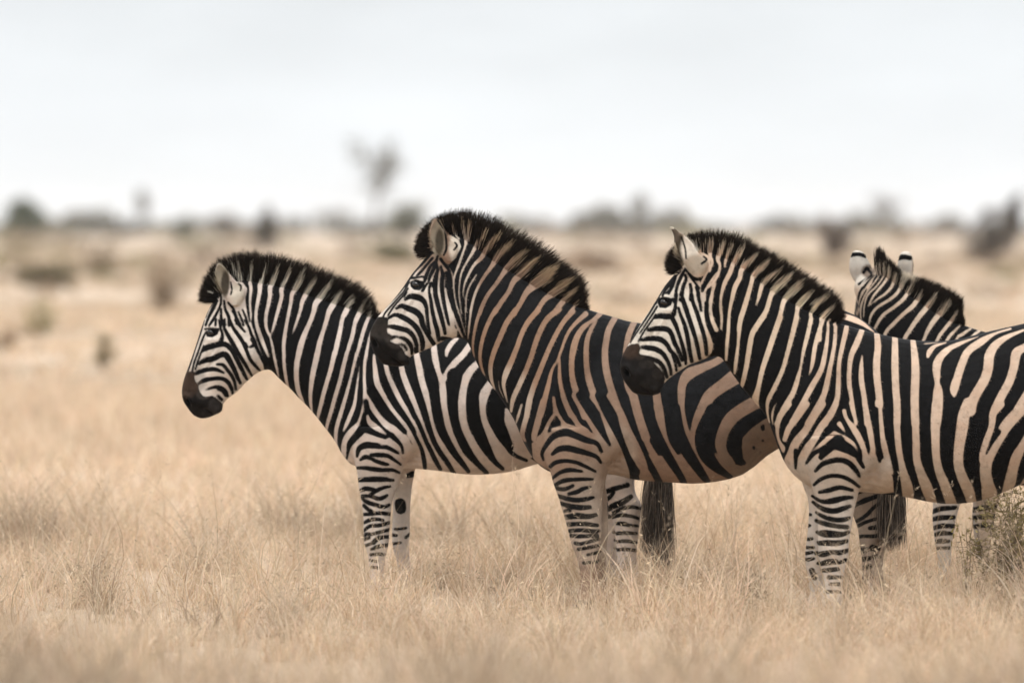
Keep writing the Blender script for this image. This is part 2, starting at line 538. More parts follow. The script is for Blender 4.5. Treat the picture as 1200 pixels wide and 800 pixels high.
COAT_C = """
T 720 255 8.333
w 520,70 600,90 730,180 830,310 940,380 940,470 870,600 740,600 680,520 560,320 560,180
B 870,380,8 900,410,12 850,450,10
B 730,560,14 790,600,22 850,590,16
B 655,190,8 690,300,8 700,400,8
T 720 255 8.333
w 620,520 700,470 760,590 830,600 850,650 850,830 390,830 470,680
T 720 345 6.4
w 330,-20 690,-20 690,60 690,160 720,260 750,330 740,430 690,480 560,530 420,640 370,760 150,760 20,640 15,500 90,370 230,150 290,60
T 720 255 8.333
B 640,520,22 560,600,34 500,660,26 440,750,20 410,800,16
B 570,600,40 540,650,30 500,700,24 470,760,16
B 600,580,16 570,660,24 530,740,20
B 680,520,22 640,600,30 610,680,24 590,800,22
B 690,560,20 700,600,24 670,680,30 650,800,36
B 690,500,14 760,600,16 830,690,14
B 740,650,24 750,720,26 745,800,30
B 800,680,24 820,740,28 820,800,20
B 720,540,20 770,590,26 830,600,24 870,580,12
B 560,650,30 545,700,20 500,740,10
T 720 345 6.4
B 310,60,10 270,130,9 210,220,7 150,310,6 120,360,5
B 320,90,10 290,140,10 250,200,7 190,290,6
B 310,150,10 270,210,8 220,280,8 180,350,7
B 300,175,16 340,160,36 400,165,40 440,150,34 455,100,20 460,40,20 465,0,20
B 430,170,30 460,230,28 485,300,22 510,380,24 530,460,24 535,520,14
B 255,265,22 320,255,34 390,260,36 425,290,32 450,360,30 480,420,26 510,490,24
B 205,340,20 270,330,34 340,335,36 390,370,30 420,420,26 460,460,20 490,530,22
B 210,395,24 260,400,34 310,410,34 360,440,30 400,500,24 420,560,20 425,600,16
B 170,460,20 230,470,26 290,485,28 340,510,28 375,560,24 395,620,18
B 435,450,16 455,510,16 465,570,14
B 330,560,14 360,600,16 370,640,12
B 280,540,10 330,560,14
B 480,100,14 495,150,18 520,210,24 540,280,28 555,360,28 565,430,26 580,500,24
B 500,0,24 520,60,30 550,150,30 580,240,30 605,320,26 625,400,26 640,480,20
B 580,0,20 590,60,22 620,140,26 645,220,26 670,300,26 685,380,26 690,450,20
B 625,0,20 640,60,20 650,120,14
B 690,60,24 690,140,28 705,220,32 735,300,30 755,380,24 740,440,16
b 325,60 335,25 390,20 435,35 425,75 385,100 340,95
B 435,35,14 448,60,10
B 330,25,14 310,70,8
b 130,375 180,370 190,410 180,440 200,470 260,500 300,520 340,570 350,620 370,650 380,700 350,765 200,770 120,745 30,650 10,560 30,480 80,400
W 150,490,6 200,500,10 250,520,8
T 720 255 8.333
W 950,185,20 935,280,34 925,365,30
W 890,180,10 870,290,14
W 830,170,6 850,300,10
W 780,200,6 830,320,8
W 905,380,26 950,400,30 955,460,28 900,540,30 850,640,30
W 1000,540,24 930,640,30 880,730,30 870,800,34
W 990,600,20 975,680,28 945,760,30 930,830,30
T 830 260 6.25
W 10,130,20 15,200,28 15,260,30
W 5,260,20 25,290,22 10,360,24
W 125,125,30 95,200,44 70,270,36 85,320,26 70,390,26 30,450,24 0,480,18
W 40,450,24 25,550,30 15,640,30 30,720,34 60,790,36
W 185,145,24 155,210,28 130,270,28 120,330,18
W 275,140,20 230,220,36 185,300,36 160,370,40 120,450,36 95,540,26 90,620,26 98,700,26 95,780,22
W 375,215,24 310,280,44 245,350,40 230,410,40 195,480,40 175,560,34 155,660,26 145,780,28
W 465,260,14 400,320,44 335,385,40 315,450,34 290,540,40 260,640,42 235,720,40 225,790,38
W 555,320,14 480,380,38 410,430,40 385,490,34 370,550,28 350,610,14
W 630,355,20 560,430,56 490,490,54 455,550,38 425,650,40 375,730,44 340,790,44
W 710,405,18 650,470,46 590,530,50 550,590,40 530,670,36 500,760,38 485,800,36
W 775,490,16 720,540,40 665,600,44 650,660,34 635,730,34 620,800,34
W 900,500,16 840,560,40 780,620,44 750,670,30 755,720,30 735,790,32
W 935,600,8 880,640,30 830,690,30 825,760,26 815,800,24
W 900,700,10 875,740,22 880,800,20
W 920,750,20 935,790,20
T 840 370 6.25
W 35,40,20 35,100,14
W 90,0,24 85,100,30 75,200,32 68,320,24
W 180,0,40 165,100,32 155,220,26 140,340,32 130,420,22
W 345,0,46 265,120,44 240,230,44 215,380,40 190,490,36 180,530,16
W 465,10,44 415,150,46 375,270,46 335,390,42 305,520,40 280,620,60 300,670,30
W 585,10,44 550,150,40 515,280,36 480,400,36 420,530,38 375,620,34 370,700,22 385,780,18
W 440,635,8 415,680,16 405,760,18
W 690,20,34 665,140,36 635,260,30 615,370,20 595,450,36 560,560,44 490,680,46 440,790,44
W 785,0,40 750,110,36 720,220,36 700,350,32 675,440,10
W 815,60,24 805,200,34 770,380,44 700,510,48 630,640,48 555,780,56
W 870,80,30 860,220,34 825,400,42 790,560,46 730,680,50 670,790,60
W 950,95,40 920,220,40 895,350,36 890,500,40 880,610,44 840,700,50 790,790,56
W 930,690,24 940,740,24 970,790,20
T 960 370 6.25
W 20,40,20 5,180,30
W 65,60,24 55,200,32 20,380,40
W 115,60,24 115,200,30 75,400,40 40,560,46 0,680,46
W 200,80,38 170,220,38 145,350,34 140,500,38 130,610,42 90,700,50 40,790,56
W 315,100,44 275,200,52 235,290,44 220,400,38 220,500,40 240,620,32 270,790,30
W 315,285,12 308,380,36 310,480,44 330,600,42 350,790,44
W 420,115,44 430,220,52 420,350,58 425,470,58 440,600,56 450,790,60
W 555,145,46 555,250,54 555,380,58 560,520,58 570,650,58 570,790,58
W 685,170,40 700,300,58 705,420,66 700,560,68 700,680,66 705,790,66
W 1000,215,20 930,260,50 880,310,60 860,380,64 865,440,50 865,490,40 870,560,76 865,680,84 855,790,80
W 770,205,14 870,195,10
W 930,195,14 850,220,30 810,260,44 795,300,24
T 1070 370 7.269
W 560,175,10 400,235,40 290,290,56 220,370,76 200,450,76 200,560,40
W 210,590,50 210,700,90 205,800,100
W 830,110,24 700,150,30 580,220,70 470,300,70 420,400,74 380,520,76 350,620,80 350,680,30
W 945,120,24 800,180,50 700,250,76 650,340,90 640,440,90 610,540,90 540,660,90 500,740,100 480,800,120
W 1100,180,60 945,270,70 880,320,90 860,430,80 820,560,80 760,670,80 700,790,80
W 1200,420,70 1050,540,70 945,700,66 880,800,60
T 1050 470 6.153
W 5,20,50 8,200,50 25,380,50 50,500,60 80,620,90 90,720,90
W 135,20,64 140,150,56 145,300,58 150,420,60 180,520,70 220,620,90 260,730,80
W 295,20,80 285,150,76 285,280,66 290,400,62 310,500,66 350,600,80 400,740,90
W 520,10,80 490,100,90 475,200,90 455,330,80 450,450,76 475,540,80 520,640,90 550,740,80
W 745,20,80 700,90,60 690,180,50 650,290,50 620,400,46 640,480,60 660,600,100 670,720,110
W 900,60,90 800,170,90 740,270,80 680,370,90 650,450,90 650,560,90 680,660,110
B 740,220,30 690,300,18 650,380,6
W 1000,160,60 923,300,60 870,400,80 840,500,80 820,590,90 780,690,60
W 1150,230,70 1030,420,80 960,560,80 900,640,60
AUTO 1240 1340 27
T 890 470 6.25
w 400,385 450,430 550,350 640,380 720,420 760,450 800,380 850,380 880,440 920,400 980,560 990,670 850,690 730,670 720,820 330,820 340,660 320,620 240,570 160,480 190,420 250,480 300,500
W 60,20,20 55,80,16 70,130,14
W 100,60,16 90,110,16 100,170,12
W 215,20,50 150,110,50 130,200,34 140,280,26 170,340,40 175,370,20
W 345,20,54 280,110,56 215,200,50 185,280,40
W 460,20,60 400,110,60 340,210,60 270,300,70 240,370,70 220,450,90 230,530,70
W 565,20,40 520,100,56 450,190,60 400,280,60 350,350,70 310,430,70 290,500,80
W 670,10,36 690,90,34 710,170,14
W 620,70,34 640,130,30 690,200,50 740,290,50 770,370,44 780,430,60
W 585,165,40 610,200,26 630,230,10
W 770,10,44 790,120,48 815,250,48 830,350,44 820,420,60
W 870,10,56 885,150,50 900,280,50 930,370,60 960,500,80
W 550,235,40 490,290,50 430,350,50 400,400,70
W 560,240,40 620,270,40 680,310,40 710,360,30
B 265,360,24 265,430,22 265,490,10
B 850,60,36 860,250,40 875,380,36 880,440,14
B 930,60,60 945,200,60 970,350,50 1000,500,40 1010,680,34
B 345,450,14 390,390,26 450,350,24 520,310,28 580,290,36 640,320,40 690,360,34 730,430,30 760,480,20
B 500,310,20 580,270,44 620,300,20
B 410,510,16 460,460,30 530,435,34 600,430,34 660,455,36 710,510,30 730,550,14
B 400,610,14 450,570,22 520,545,24 600,550,24 670,580,22 730,625,12
B 440,665,14 510,650,26 590,630,24 680,650,14
T 920 580 6.25
w 150,0 540,0 540,900 100,900
B 205,10,10 270,45,18 350,40,34 430,20,26 490,15,12
B 210,55,10 280,100,26 360,115,30 430,95,26 475,80,14
B 235,130,10 290,160,20 370,180,26 430,178,24 470,165,14
B 235,190,16 300,210,26 370,225,22 455,232,22
B 240,275,14 290,280,44 360,285,40 420,285,26 465,270,14
B 255,350,24 310,348,32 380,350,32 450,335,18
B 235,430,20 280,430,34 350,415,22 400,420,28 465,400,14
B 250,505,14 310,490,34 370,485,30
B 390,495,12 430,480,16 445,470,10
B 280,550,18 340,545,24 385,540,20
B 320,600,20 410,600,16
B 330,650,12 400,650,18
B 300,705,14 415,705,14
B 180,155,8 195,150,10
B 175,240,10 190,230,8
B 170,335,12 205,325,10
B 155,395,14 215,390,10
B 155,440,14 205,425,12
B 160,485,16 215,470,12
B 205,560,30 225,610,30
"""
COAT_D = """
T 980 280 6.25
w 90,60 230,60 300,240 260,330 210,420 190,620 60,620 60,60
w 450,80 600,80 600,310 470,310
B 108,118,26 170,112,22 218,126,22
B 472,152,26 520,134,32 574,142,28
B 205,245,16 230,215,18 255,250,14
B 165,330,12 210,300,12 260,265,10
B 185,370,12 240,310,14 280,270,10
B 150,480,8 170,400,12 190,360,12
B 165,600,8 165,500,10 185,430,12 215,370,14
B 195,600,10 190,520,12 205,450,14
T 980 280 6.25
W 250,260,10 200,310,16 170,350,14
W 290,200,8 290,260,12 240,320,14 200,390,14 170,450,14 160,530,10
W 320,160,10 315,260,14 270,330,16 220,400,14 190,470,14 180,540,10
W 350,170,14 345,270,16 290,350,18 230,410,18 205,490,16 200,570,12
W 385,190,24 370,290,26 310,370,24 270,420,22 235,490,16
W 435,250,30 410,340,28 360,400,24 300,440,20 240,490,10
W 495,285,20 450,390,30 380,450,28 300,500,26 255,560,24 240,620,16
W 555,325,24 500,430,34 420,500,30 340,560,30 290,640,26 280,670,20 270,800,20
W 630,370,24 570,480,40 490,550,34 410,630,34 360,690,30 310,850,30
W 735,395,26 670,490,44 590,590,40 530,680,36 500,730,34 420,900,34
W 820,450,40 760,540,44 700,620,40 660,690,30 640,740,26 540,950,30
W 885,520,20 840,600,30 770,690,30 740,740,28 640,950,34
W 905,635,16 850,690,28 810,745,28 720,950,40
W 985,655,20 920,700,28 880,735,24 800,950,40
W 1060,660,24 980,740,30 900,950,44
AUTO 1150 1455 26
T 1060 570 7.143
w 150,-60 900,-60 900,900 150,900
B 215,90,20 300,70,30 440,50,20
B 225,215,22 300,185,30 430,175,20
B 225,275,20 300,260,32 410,255,22
B 235,350,20 310,328,30 410,330,24
B 245,405,16 310,388,28 390,390,18
B 250,460,14 310,455,30 370,455,14
B 245,515,14 300,515,16 370,510,14
B 580,215,22 660,185,30 790,175,20
B 585,275,20 660,260,32 770,255,22
B 595,350,20 670,328,30 770,330,24
"""

# body outline: dorsal point, ventral point, half width (photo pixels; one pixel is about 4 mm on the animal)
TRUNK_A = """775,425 775,470 20|768,400 768,500 45|750,383 750,525 60|720,374 715,535 70|680,373 680,535 74|640,378 635,542 74|596,384 596,553 76|552,387 552,556 77|516,386 510,551 74|490,384 480,549 68|462,379 452,550 60|445,374 430,549 54|432,369 414,545 50|422,364 403,535 46|406,358 392,516 41|388,352 380,500 36|366,344 364,480 32|343,336 350,466 29|320,330 340,455 27|300,326.5 331,447 26|280,325 324,440 26|263,335 318.5,434.5 27|252,350 314,433 28|244,364 306,434.5 28|237,381 297,440 27|231,400 287,449 24|225,418 277.5,459 20|219,434 268,466 17|214.8,447 261.5,473 16.5|213,459 260,481 17|215,470 250,487 14|221,479.5 240,490 9|226,486 234,490 4"""
TRUNK_B = """1042,415 1045,470 25|1034,396 1036,505 48|1018,380 1015,530 64|990,364 985,540 75|955,360 950,525 80|915,364 911,526 82|870,372 870,556 85|825,380 824,566 86|780,381 784,565 84|740,377 745,562 78|720,371.5 718,556 72|702,366.5 690,555 66|685,361 665,556 60|668,354 645,553 54|648,345 628,541 48|626,333 614,519 42|606,320 602,491 36|588,308 583,461 32|572,297 567,440 29|558,286 557,422 27|544,276 551,407 26|527,270 547,400 26|510,282 541,396.8 28|501,298 533,396 29|492,310 522,398.5 28|482,322 509,405 25|472,337 496,411 22|461,351 486,415 18|450,363 480.5,418.5 17|440,375 480,424 17|434,388 476,428 16.5|434,400 466,429.5 14|438,413 455,428 9|443.5,421 449,426.5 4"""
TRUNK_C = """1345,415 1345,465 25|1336,395 1336,500 50|1315,378 1312,525 66|1280,368 1280,540 76|1240,370 1236,552 82|1200,379 1195,568 86|1160,388 1150,586 88|1112,399 1105,590 86|1066,398 1055,581 80|1030,391 1018,577 74|1006,385 990,575 68|985,379 968,573 60|968,373 950,570 54|951,365 934,560 48|934,356 920,543 43|914,344 909,516 38|896,331.5 899,490 34|880,318 887,474 31|862,305 873,458 28|845,296 859,439 27|828,291 850,425 27|812,295 843,418 28|799,310 832,418.5 30|789,323 821,423.5 30|779,335 809,427 28|770,350 797,434 25|761,364 787,441 22|751,379 780,447 18|741,396 776.5,453 17|732,411 775,458.5 17|727,424 768,462.5 16|727,436 757,463.5 13|732,447 746,461.5 9|737,454 741,459 4"""
TRUNK_D = """1470,420 1470,470 25|1455,395 1455,510 50|1420,380 1420,530 70|1360,380 1360,545 78|1300,390 1300,570 80|1240,394 1235,575 78|1190,394 1180,565 68|1155,389 1145,557 58|1130,381 1112,541 50|1109,372 1082,520 43|1092,362 1056,485 38|1077,352 1033,447 34|1063,341.5 1016,410 31|1050,331 1009,381 29|1041,321,6 1010,358,4 27|1037,314,25 1020,360,15 26|1036,313,50 1027,376,40 26|1034,315,75 1028,388,65 27|1032,324,105 1027,388,92 24|1029,340,135 1025,386,122 20|1026,355,162 1024,388,150 17|1025,366,178 1024,390,168 16|1025,376,190 1024,388,182 8"""

# limbs: left, right, row, half depth @ sideways offset from the mid plane (negative: the side towards the camera)
LEGS_A = """410,482,500,30 414,478,530,27 418.5,472,550,23 421,466,570,18 424,460.5,586,15 426.5,458,605,13.5 426.5,457,620,13.5 427,456,634,13 431.5,453,648,11 433,451,660,9.5 434,450,672,9.5 431,451,682,11 430,453,690,12 428,455,698,13 @ -28
440,490,500,28 450,488,540,22 459,484,563,16 459.5,481.5,580,13 460,480,603,12 459,480,624,12.5 459.5,479,640,11.5 463.5,480,656,9 467,482,670,9 468,485,682,10.5 468,488,692,12 467,489,698,12 @ 24
690,772,470,38 684,768,500,34 684,752,530,28 690,744,555,23 700,744,575,18 708,751,590,15 716,750,605,13 720,748,620,11 722,746,640,10 723,746,660,10 721,749,674,11 718,751,686,12 716,752,697,12.5 @ -30
668,750,470,38 662,746,500,34 662,730,530,28 668,722,555,23 678,722,575,18 686,729,590,15 694,728,605,13 698,726,620,11 700,724,640,10 701,724,660,10 699,727,674,11 696,729,686,12 694,730,697,12.5 @ 28"""
LEGS_B = """632,722,500,34 636,716,530,29 644,712,550,25 648,709,565,20 654,706,581,17 658.5,705.5,596,16 663,705,611,15 666.5,704.5,625,14.5 670,703,638,13.5 675,701,650,12 679,700,665,10 680,700,680,10 677,702,692,11.5 674,704,702,13 673,706,711,13.5 @ -28
642,722,500,32 648,716,540,26 658,710,565,19 664,712,581,16 668.5,713,596,14 673,713,611,14 676.5,713,625,13.5 680,712,638,12.5 685,711,650,11 689,710,665,10 690,710,680,10 686,712,696,11.5 683,716,711,13.5 @ 24
960,1046,480,40 952,1046,510,36 958,1044,540,31 975,1041,565,25 990,1040,585,20 999,1040,605,16 1004,1038,620,14.5 1006,1030,636,12.5 1008,1024,650,10.5 1009,1022,668,10 1008,1024,682,11 1006,1026,695,12 1004,1027,711,13 @ -30
974,1050,480,40 966,1050,510,36 972,1050,540,31 989,1052,565,25 1004,1053,585,20 1013,1053,605,16 1018,1052,620,14.5 1020,1044,636,12.5 1022,1038,650,10.5 1023,1036,668,10 1022,1038,682,11 1020,1040,695,12 1018,1041,711,13 @ 28"""
LEGS_C = """935,1018,510,36 940,1012,540,31 948,1009,560,27 951,1005.5,574,23 954.5,1001.5,588,20 956.5,998.5,602,17.5 957,995.5,620,16 957,993.5,635,15.5 958,992.5,649,14.5 960.5,989,662,12 962.5,986.5,676,10.5 963,985.5,690,10.5 961,985.5,702,12 958,987,714,13.5 957,989,723,14 @ -30
935,985,550,26 944,980,575,20 948.5,976,590,16 948.5,974,612,14 946.5,972,633,13 944.5,970,652,12.5 945.5,966,665,10.5 948.5,965,680,9.5 950,966,695,10 947,968,708,12 945,970,722,13 @ 24
1260,1346,480,40 1252,1346,510,36 1258,1344,540,31 1275,1341,565,25 1290,1340,585,20 1299,1340,605,16 1304,1338,620,14.5 1306,1330,636,12.5 1308,1324,655,10.5 1309,1322,678,10 1308,1324,694,11 1306,1326,708,12 1304,1327,723,13 @ -30
1240,1326,480,40 1232,1326,510,36 1238,1324,540,31 1255,1321,565,25 1270,1320,585,20 1279,1320,605,16 1284,1318,620,14.5 1286,1310,636,12.5 1288,1304,655,10.5 1289,1302,678,10 1288,1304,694,11 1286,1306,708,12 1284,1307,723,13 @ 28"""
LEGS_D = """1085,1158,510,32 1088,1144,545,25 1091.5,1126,582,18 1091,1119,605,15 1092,1117,617,14.5 1093.5,1114.5,630,13 1096,1113,645,11 1098,1113,660,9.5 1098,1113,670,9.5 1096,1115,682,12 1095,1117,692,13 @ -26
1110,1180,510,30 1130,1178,545,24 1141.5,1174,582,18 1141,1168,605,15 1142,1166,617,14.5 1143.5,1163.5,630,13 1146,1162,645,11 1148,1162,660,9.5 1148,1162,670,9.5 1146,1165,682,12 1145,1167,692,13 @ 26
1380,1466,480,40 1372,1466,510,36 1378,1464,540,31 1395,1461,565,25 1410,1460,580,20 1419,1460,598,16 1424,1458,612,14.5 1426,1450,626,12.5 1428,1444,640,10.5 1429,1442,656,10 1428,1444,670,11 1426,1446,682,12 1424,1447,692,13 @ -30
1360,1446,480,40 1352,1446,510,36 1358,1444,540,31 1375,1441,565,25 1390,1440,580,20 1399,1440,598,16 1404,1438,612,14.5 1406,1430,626,12.5 1408,1424,640,10.5 1409,1422,656,10 1408,1424,670,11 1406,1426,682,12 1404,1427,692,13 @ 28"""

# ears: tile, then left,right outline points from the root to the tip, half thickness, sideways offset, hollow
EAR_A = "205 285 8.333|545,615 645,600 7 -17 0|500,530 694,505 7 -20 2|455,450 690,430 5.5 -22 4|418,360 610,370 4 -24 5|404,280 540,290 3.5 -25 5|412,225 490,228 3 -25 3|430,196 447,194 2 -25 0"
EAR_B = "430 240 8.333|770,560 850,560 7 -17 0|715,500 885,480 7 -20 2|665,425 895,410 5.5 -22 4|625,345 850,358 4 -24 5|612,270 772,275 3.5 -25 5|630,195 730,195 3 -25 3|660,138 690,140 2 -25 0"
EAR_C = "720 255 8.333|760,590 850,590 7 -17 0|715,515 910,480 7 -20 1|660,420 905,420 6 -22 2|615,330 815,345 4.5 -24 3|588,240 760,250 3.5 -25 3|585,175 690,185 3 -26 2|560,115 615,130 2.2 -26 1|538,88 560,85 1.6 -26 0"
EAR_D1 = "980 280 6.25|165,340 280,300 6 14 0|130,300 275,250 5 14 -2|103,245 262,200 4 13 -4|98,190 240,160 3.5 12 -4|105,140 222,125 3 11 -3|120,100 200,98 2.2 10 -1|140,85 175,85 1.6 10 0"
EAR_D2 = "980 280 6.25|490,300 575,300 6 44 0|478,250 580,255 5 44 -2|468,200 584,200 4 43 -4|470,160 582,160 3.5 42 -4|478,125 575,125 3 41 -3|492,103 560,103 2.2 40 -1|508,93 545,93 1.6 40 0"

# mane: root and tip pairs from the forelock to the withers
MANE_A = "253,352 231,354|252,345 234,335|256,338 242,318|263,333 251,306|272,331 264,298|284,332 283,293|298,334 302,293|316,336 328,297|330,338 347,302|342,343 361,306|353,350 378,312|369,355 396,320|385,363 415,326|402,370 432,338|416,375 440,352|430,377 442,362|440,379 447,369"
MANE_B = "505,297 489,302|503,290 484,291|505,283 488,276|510,277 497,263|518,273 509,254|528,273 521,248|541,279 540,244|553,288 563,246|565,298 584,253|577,310 604,264|590,318 627,277|604,327 647,290|619,339 664,304|639,349 683,320|654,359 689,332|668,364 689,350|680,366 692,362"
MANE_C = "796,318 781,320|794,312 778,307|797,304 784,293|803,299 795,281|812,297 808,273|824,298 823,269|838,303 842,269|852,309 862,271|868,316 887,283|881,323 905,293|893,334 921,303|906,341 935,312|920,351 950,321|936,359 965,331|951,365 978,340|963,372 986,349|972,377 988,358|980,380 991,369"
MANE_D = "1029,318 1029.5,287|1034,326 1033,293|1038,330 1040,301|1045.6,336 1051,310|1052,342 1063,319|1061,349 1076,324|1071,357 1089,327|1082,365 1102,332|1095,372 1115,338|1108,376 1127,347|1119,380 1127,361|1127,383 1129,376"
# ------------------------------------------------------------------ ground
gm, nt, b = new_mat('dry_earth')
N, L = nt.nodes, nt.links
tcg = N.new('ShaderNodeTexCoord')
ng = N.new('ShaderNodeTexNoise'); ng.inputs['Scale'].default_value = 0.045; ng.inputs['Detail'].default_value = 8; ng.inputs['Roughness'].default_value = 0.6
L.new(tcg.outputs['Object'], ng.inputs['Vector'])
rg = N.new('ShaderNodeValToRGB')
rg.color_ramp.elements[0].position = 0.36; rg.color_ramp.elements[0].color = (0.30, 0.225, 0.155, 1)
rg.color_ramp.elements[1].position = 0.62; rg.color_ramp.elements[1].color = (0.56, 0.455, 0.355, 1)
L.new(ng.outputs['Fac'], rg.inputs[0])
L.new(rg.outputs[0], b.inputs['Base Color'])
b.inputs['Roughness'].default_value = 0.95; b.inputs['Specular IOR Level'].default_value = 0.1
bu = N.new('ShaderNodeBump'); bu.inputs['Distance'].default_value = 0.05
nb = N.new('ShaderNodeTexNoise'); nb.inputs['Scale'].default_value = 9.0; nb.inputs['Detail'].default_value = 6
L.new(tcg.outputs['Object'], nb.inputs['Vector']); L.new(nb.outputs['Fac'], bu.inputs['Height']); L.new(bu.outputs[0], b.inputs['Normal'])
def mound(y):
    """the ground swells a little between the camera and the zebras"""
    t = np.clip((20.5 - np.asarray(y, float)) / 6.5, 0, 1)
    return 0.36 * t * t * (3 - 2 * t)

bm = bmesh.new()
bmesh.ops.create_grid(bm, x_segments=40, y_segments=40, size=1)
for v_ in bm.verts:
    v_.co.x *= 1500
    v_.co.y = (-50, -20, -5, 5, 10, 12, 13, 14, 15, 16, 17, 18, 19, 20, 20.5, 21, 25, 30, 35, 40, 50, 60, 80, 100, 130, 160, 200, 250, 300, 400, 500, 700, 900, 1200, 1500, 2000, 2500, 3000, 3500, 4200, 4850)[round((v_.co.y + 1) * 20)]
    v_.co.z = float(mound(v_.co.y)) - 0.001
me = bpy.data.meshes.new('ground'); bm.to_mesh(me); bm.free()
me.materials.append(gm)
ground = bpy.data.objects.new('ground', me); col.objects.link(ground); tag(ground, kind='structure')

# ------------------------------------------------------------------ dry grass
def leaf_mat(name, rough=0.8, trans=0.45):
    m, nt, b = new_mat(name)
    N, L = nt.nodes, nt.links
    a = N.new('ShaderNodeAttribute'); a.attribute_name = 'tint'
    d1 = N.new('ShaderNodeBsdfDiffuse'); d2 = N.new('ShaderNodeBsdfTranslucent'); mx_ = N.new('ShaderNodeMixShader')
    mx_.inputs[0].default_value = trans
    L.new(a.outputs['Color'], d1.inputs['Color']); L.new(a.outputs['Color'], d2.inputs['Color'])
    L.new(d1.outputs[0], mx_.inputs[1]); L.new(d2.outputs[0], mx_.inputs[2])
    L.new(mx_.outputs[0], N['Material Output'].inputs['Surface'])
    N.remove(b)
    return m
grass_m = leaf_mat('dry_grass')

def field_noise(x, y, sc, seed):
    """cheap smooth value noise in 0..1"""
    x = x / sc + seed * 17.3; y = y / sc + seed * 5.1
    g = np.random.default_rng(seed).random((256, 256))
    xi, yi = np.floor(x).astype(int), np.floor(y).astype(int)
    fx, fy = x - xi, y - yi
    fx, fy = fx * fx * (3 - 2 * fx), fy * fy * (3 - 2 * fy)
    G = lambda a, b_: g[a % 256, b_ % 256]
    return (G(xi, yi) * (1 - fx) + G(xi + 1, yi) * fx) * (1 - fy) + (G(xi, yi + 1) * (1 - fx) + G(xi + 1, yi + 1) * fx) * fy

STRAW = np.array([1.03, 1.06, 1.13]) * np.array([[0.66, 0.51, 0.35], [0.58, 0.43, 0.28], [0.74, 0.61, 0.45], [0.50, 0.35, 0.22], [0.68, 0.50, 0.36], [0.62, 0.50, 0.33]])

def scatter(d0, d1, dens, margin):
    """points in the wedge the camera looks along, evenly spread"""
    k = 600.0 / FPX * margin
    side = 0.9 if d1 < 35 else 2.0
    area = k * (d1 ** 2 - d0 ** 2) + 2 * side * (d1 - d0)
    n = int(area * dens)
    d = np.sqrt(rng.uniform(d0 ** 2, d1 ** 2, n))
    x = rng.uniform(-1, 1, n) * (d * k + side)
    return x, d

GV, GF, GC = [], [], []
def add_blades(x, y, h, w, K, bend, tintmul=1.0, lean=None):
    n = len(x)
    az = rng.uniform(0, 2 * np.pi, n) if lean is None else lean
    t = np.linspace(0, 1, K)[None]
    out = h[:, None] * bend[:, None] * t ** 2
    curl = rng.normal(0, 0.12, n)[:, None] * h[:, None] * np.sin(t * np.pi * 1.3)
    zz = mound(y)[:, None] + h[:, None] * t * np.sqrt(np.clip(1 - (np.minimum(bend, 1.25)[:, None] * t * 0.75) ** 2, 0.08, 1))
    cx, sy = np.cos(az)[:, None], np.sin(az)[:, None]
    P = np.stack([x[:, None] + out * cx - curl * sy, y[:, None] + out * sy + curl * cx, zz], 2)
    W = w[:, None] * (1 - 0.92 * t ** 1.6)
    fa = rng.uniform(0, np.pi, n)
    side = np.stack([np.cos(fa), np.sin(fa), np.zeros(n)], 1)
    A = P - side[:, None] * W[..., None] / 2; B = P + side[:, None] * W[..., None] / 2
    V = np.stack([A, B], 2).reshape(-1, 3)
    o = sum(len(q) for q in GV)
    base = (np.arange(n) * K * 2)[:, None] + (np.arange(K - 1) * 2)[None] + o
    F = np.stack([base, base + 1, base + 3, base + 2], -1).reshape(-1, 4)
    c = STRAW[rng.integers(0, len(STRAW), n)] * rng.uniform(0.75, 1.12, (n, 1)) * np.asarray(tintmul).reshape(-1, 1)
    GV.append(V); GF.append(F); GC.append(np.repeat(c, K * 2, 0))
    return P

def patch(x, y):
    a = field_noise(x, y, 0.9, 3); b_ = field_noise(x, y, 3.1, 5); c = field_noise(x, y, 9.0, 8)
    return 0.4 * a + 0.35 * b_ + 0.25 * c

